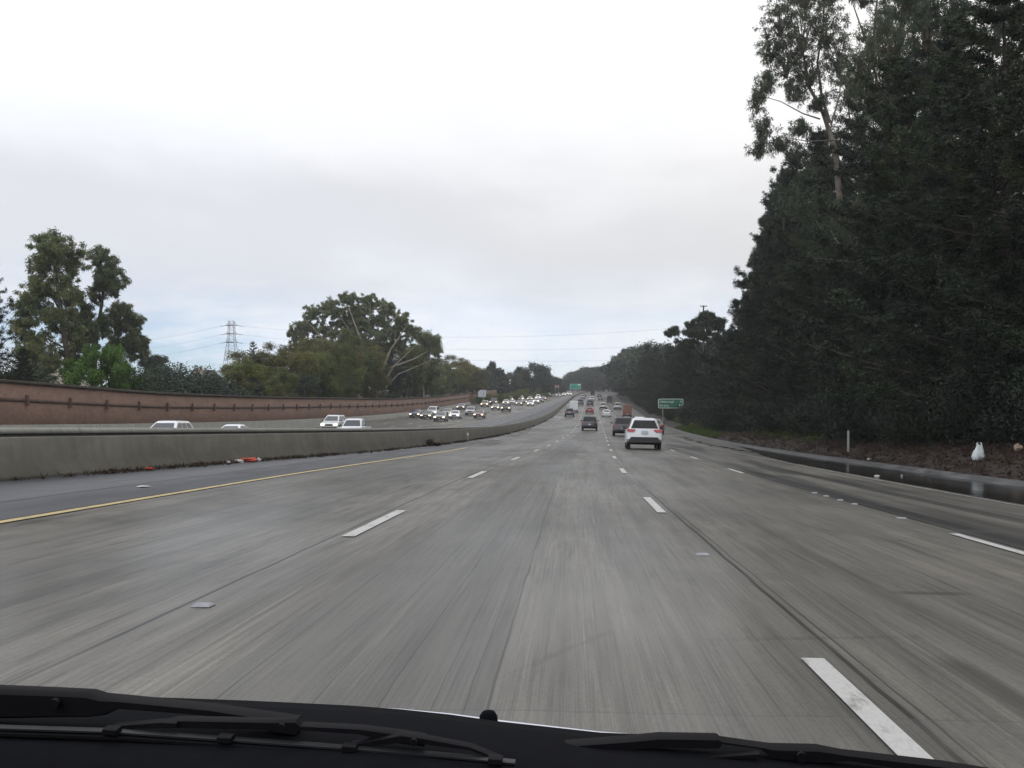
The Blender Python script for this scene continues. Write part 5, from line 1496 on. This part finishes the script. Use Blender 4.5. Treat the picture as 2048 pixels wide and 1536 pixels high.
# ------------------------------------------------------------------ litter
def crumple(name, loc, size, mat, label, cat, seed, rz=0, sub=2, bottom=0.0):
    rng = np.random.default_rng(seed)
    bm = bmesh.new(); bmesh.ops.create_icosphere(bm, subdivisions=sub, radius=1.0)
    for v in bm.verts:
        k = 1 + .34 * math.sin(v.co.x * 4 + seed) * math.cos(v.co.y * 5 + seed * 2) + rng.normal(0, .11)
        v.co = Vector((v.co.x * k * size[0] / 2, v.co.y * k * size[1] / 2, max(bottom - .98, v.co.z * k) * size[2] / 2 + size[2] / 2))
    me = bpy.data.meshes.new(name); bm.to_mesh(me); bm.free()
    me.polygons.foreach_set("use_smooth", np.ones(len(me.polygons), bool)); me.set_sharp_from_angle(angle=R(38))
    o = link(name, me, mat); o.location = loc; o.rotation_euler = (0, 0, rz); tag(o, label, cat)
    return o
q = P(34, 12.45, 0, groundz); q.x = (1957 - HX) / F * 34
mb = MB(); rb = np.random.default_rng(4); rings = []
for k, (z, a_, b_) in enumerate(((0, .15, .09), (.03, .185, .12), (.12, .19, .13), (.22, .175, .12), (.31, .15, .09), (.37, .12, .055), (.42, .10, .03), (.47, .085, .016))):
    ring = []
    for q_ in range(20):
        an = 2 * math.pi * q_ / 20; fold = 1 + .10 * math.sin(an * 5 + k * .5) + rb.normal(0, .035)
        ring.append((math.copysign(abs(math.cos(an)) ** .6, math.cos(an)) * a_ * fold + .03 * (z / .4) ** 2, math.sin(an) * b_ * fold, z + (rb.normal(0, .012) + .05 * math.sin(an * 2 + .6) * (z / .47) ** 2 if k > 3 else 0)))
    rings.append(ring)
mb.loft(rings)
for sx_ in (-1, 1):      # knotted handle ears
    mb.tube([(sx_ * .05 + .03, 0, .44), (sx_ * .085 + .03, .01, .50), (sx_ * .06 + .03, .015, .55), (sx_ * .02 + .03, .01, .53)], [.02, .022, .016, .008], 7)
bag = mb.build("plastic_bag", M["bag"], smooth_angle=50); bag.location = q - Vector((0, 0, .02)); bag.rotation_euler = (0, 0, .2)
tag(bag, "white plastic bag standing upright on the brown bank", "bag")
q = P(34, 13.7, 0, groundz); q.x = (2037 - HX) / F * 34
crumple("paper_bag", q - Vector((0, 0, .02)), (.24, .2, .27), M["bag_tan"], "tan crumpled paper bag near the right edge of the picture", "litter", 5)
def on_sh(px, Y):
    """on the asphalt at the barrier's foot, where the photo shows it at column px"""
    o_ = 0
    for _ in range(60):
        o_ = bar_off(Y) + .48; Y = (o_ + float(shift(Y))) * F / (px - HX)
    return Vector((o_ + float(shift(Y)), Y, float(roadz(Y, o_)) + .008))
crumple("cloth", on_sh(497, 33.6), (.52, .30, .13), M["orange"], "bright orange cloth lying against the median barrier", "cloth", 6)
crumple("cloth", on_sh(298, 26.6), (.20, .2, .07), M["orange"], "small faded orange scrap at the barrier foot, left of the big orange cloth", "cloth", 7)
crumple("paper", on_sh(478, 33.9), (.24, .2, .10), M["litter"], "crumpled white paper touching the left side of the orange cloth", "litter", 8)
crumple("paper", on_sh(517, 34.3), (.14, .14, .10), M["litter"], "white scrap just right of the orange cloth", "litter", 9)
crumple("paper", on_sh(457, 33.3), (.11, .11, .08), M["litter"], "tiny pale scrap left of the crumpled paper by the barrier", "litter", 10)
crumple("tyre_scrap", on_sh(602, 37.6), (.46, .3, .10), M["black"], "black strip of tyre lying at the barrier foot", "debris", 11)
crumple("dirt_heap", on_sh(868, 66), (.9, 1.2, .34), M["bark"], "dark heap of dirt and twigs against the median barrier", "debris", 12, sub=3)
crumple("paper", P(19.2, -7.5, .01), (.20, .16, .03), M["litter"], "flat white scrap on the dark asphalt strip beside the yellow line", "litter", 13)
for px, py, Y, lab, sd, sz in ((1753, 943, 29.5, "white scrap lying in the black water on the right shoulder", 14, .14), (1738, 904, 44, "small white scrap on the bank right of the marker post", 15, .16), (1803, 942, 31, "tiny white scrap by the gutter right of the black water", 16, .07)):
    q = px_to(px, py, Y); o_ = q.x - float(shift(Y)); fn = groundz if o_ > 11.1 else roadz
    crumple("paper", Vector((q.x, Y, float(fn(Y, o_)) + .01)), (sz, sz, sz * .5), M["litter"], lab, "litter", sd)

# ------------------------------------------------------------------ our own car: bonnet, cowl and wipers below the windscreen
car = empty("own_car", (-.4, 1.2, 0)); tag(car, "car we ride in: thin silver bonnet edge, black cowl and wipers along the bottom", "car")
def own(o):
    return at_world(o, car)
def grid_surface(name, rows, mat, thick=.02):
    n = len(rows[0]); V = [p for r in rows for p in r]; Fc = []
    for i in range(len(rows) - 1):
        for k in range(n - 1):
            a = i * n + k; Fc.append((a, a + 1, a + n + 1, a + n))
    me = np_mesh(name, [tuple(v) for v in V], Fc, True)
    o = link(name, me, mat); md = o.modifiers.new("thick", "SOLIDIFY"); md.thickness = 0.003; md.offset = -1
    return own(o)
# the line of the rear edge of the bonnet in the photo: (px, py)
HOODL = [(-200, 1376), (0, 1384), (200, 1391), (400, 1401), (600, 1407), (850, 1420), (1000, 1440), (1200, 1463), (1440, 1480), (1700, 1505), (1900, 1532), (2100, 1562), (2300, 1600)]
hp = lambda px: float(np.interp(px, [h[0] for h in HOODL], [h[1] for h in HOODL]))
hx = np.linspace(-200, 2300, 26)
rows = []
for Y, lift in ((1.25, .03), (1.5, .015), (1.68, .003), (1.75, 0), (1.85, -.05), (2.05, -.16), (2.3, -.34)):
    row = []
    for px in hx:
        q = px_to(px, hp(px), 1.75)
        row.append(Vector((q.x * (1 + (Y - 1.75) * .05), Y, q.z + lift)))
    rows.append(row)
bon = grid_surface("bonnet", rows, M["hood"])
bon.data.polygons.foreach_set("use_smooth", np.zeros(len(bon.data.polygons), bool))
# cowl: matt black strip nearer than the bonnet, a little lower so a thin line of bonnet shows
COWL = [(-250, 1380), (0, 1390), (180, 1396), (330, 1401), (520, 1408), (700, 1417), (850, 1428), (1000, 1449), (1200, 1471), (1300, 1475), (1440, 1483), (1700, 1508), (1900, 1534), (2100, 1566), (2300, 1602)]
cp = lambda px: float(np.interp(px, [h[0] for h in COWL], [h[1] for h in COWL]))
rows = []
for Y, dpy in ((1.12, 0), (1.05, 12), (.98, 42), (.86, 110), (.78, 200), (.70, 420)):
    rows.append([px_to(px, cp(px) + dpy, Y) for px in hx])
grid_surface("cowl", rows, M["dash"])
def strip3d(name, pts_top, pts_bot, Y, depth, mat):
    """a moulded bar outlined by its upper and lower edges"""
    mb = MB(); rings = []
    for (a, b, y_) in zip(pts_top, pts_bot, Y if isinstance(Y, list) else [Y] * len(pts_top)):
        t, u = px_to(a[0], a[1], y_), px_to(b[0], b[1], y_)
        back = Vector((0, depth, 0))
        rings.append([t + back * .3, t.lerp(u, .12), u.lerp(t, .12), u + back * .3, u + back, t + back])
    mb.loft(rings)
    return own(mb.build(name, mat, smooth_angle=35))
# near wiper: broad arm end at left, carrier with three yokes, blade below
w1 = strip3d("wiper_arm", [(-260, 1374), (-60, 1380), (40, 1384), (90, 1386), (170, 1390), (195, 1398), (240, 1402), (420, 1420), (560, 1440), (590, 1444)],
             [(-260, 1444), (-60, 1442), (40, 1440), (90, 1439), (170, 1438), (205, 1434), (235, 1420), (400, 1432), (540, 1466), (590, 1474)], .93, .022, M["wiper"])
m = MB(); q = px_to(112, 1406, .928); m.tube([q, q + Vector((0, -.006, 0))], .0045, 12); pv = own(m.build("pivot_cap", M["wiper"])); 
strip3d("wiper_yoke", [(320, 1446), (345, 1440), (540, 1444), (590, 1442), (600, 1452), (720, 1458), (800, 1468), (848, 1476)], [(320, 1458), (345, 1458), (530, 1462), (590, 1474), (600, 1462), (715, 1470), (800, 1490), (848, 1496)], .905, .014, M["wiper"])
strip3d("wiper_yoke", [(225, 1452), (320, 1444), (352, 1446)], [(225, 1460), (320, 1458), (352, 1456)], .90, .012, M["wiper"])
strip3d("wiper_yoke", [(700, 1490), (800, 1470), (845, 1476), (940, 1494), (1000, 1518)], [(700, 1500), (800, 1488), (845, 1490), (940, 1502), (1000, 1526)], .898, .012, M["wiper"])
for px, py in ((564, 1453), (828, 1483)):
    m = MB(); q = px_to(px, py, .893); m.tube([q, q + Vector((0, -.004, 0))], .003, 10); own(m.build("rivet", M["wiper"]))
bl = [(-260, 1440), (0, 1456), (220, 1463), (450, 1479), (700, 1497), (900, 1513), (1030, 1526)]
strip3d("wiper_blade", [(a, b) for a, b in bl], [(a, b + 5) for a, b in bl], .888, .010, M["rubber"])
strip3d("blade_edge", [(a, b + 10) for a, b in bl], [(a, b + 17) for a, b in bl], .884, .008, M["wiper"])
for px in (218, 447, 697, 990):
    y0 = float(np.interp(px, [b[0] for b in bl], [b[1] for b in bl])); strip3d("blade_clip", [(px - 14, y0 - 5), (px + 14, y0 - 3)], [(px - 14, y0 + 8), (px + 14, y0 + 10)], .882, .012, M["wiper"])
# far wiper: arm comes in from the right, blade end rests left
strip3d("wiper_arm", [(1130, 1492), (1250, 1483), (1320, 1476), (1438, 1478), (1445, 1484), (1530, 1496), (1545, 1498), (1640, 1500), (1690, 1510), (1900, 1534), (2100, 1566), (2300, 1606)],
        [(1130, 1508), (1250, 1503), (1320, 1499), (1438, 1500), (1445, 1489), (1520, 1499), (1545, 1520), (1640, 1530), (1700, 1524), (1900, 1556), (2100, 1600), (2300, 1640)], 1.0, .020, M["wiper"])
strip3d("wiper_yoke", [(1130, 1524), (1240, 1512), (1290, 1514), (1400, 1516), (1520, 1508)], [(1130, 1534), (1240, 1534), (1290, 1534), (1400, 1522), (1520, 1514)], .985, .012, M["wiper"])
m = MB(); q = px_to(1602, 1513, .997); m.tube([q, q + Vector((0, -.005, 0))], .0048, 14); own(m.build("pivot_cap", M["wiper"]))
# washer nozzle on the bonnet
m = MB(); q = px_to(977, 1443, 1.30)
def nz_ring(z, hx_, hy_): return [(q.x + hx_ * math.cos(a), q.y + hy_ * math.sin(a), q.z + z) for a in [2 * math.pi * k / 12 for k in range(12)]]
m.loft([nz_ring(-.012, .0115, .014), nz_ring(0, .0112, .014), nz_ring(.007, .0105, .013), nz_ring(.0115, .0075, .010), nz_ring(.013, .003, .004)])
nz = own(m.build("washer_nozzle", M["dash"], smooth_angle=50))

# ------------------------------------------------------------------ damp air
hz = MB(); hz.box((0, 620, 24), (1900, 1660, 72))
hm = bpy.data.materials.new("damp_air"); hm.use_nodes = True
ht = hm.node_tree
for n in list(ht.nodes): ht.nodes.remove(n)
pv_ = N(ht, "ShaderNodeVolumePrincipled")
pv_.inputs["Color"].default_value = (0.93, 0.95, 1.0, 1)
pv_.inputs["Density"].default_value = 0.00027
pv_.inputs["Anisotropy"].default_value = 0.2
ho = N(ht, "ShaderNodeOutputMaterial"); ht.links.new(pv_.outputs[0], ho.inputs["Volume"])
o = hz.build("haze", hm); o["kind"] = "stuff"
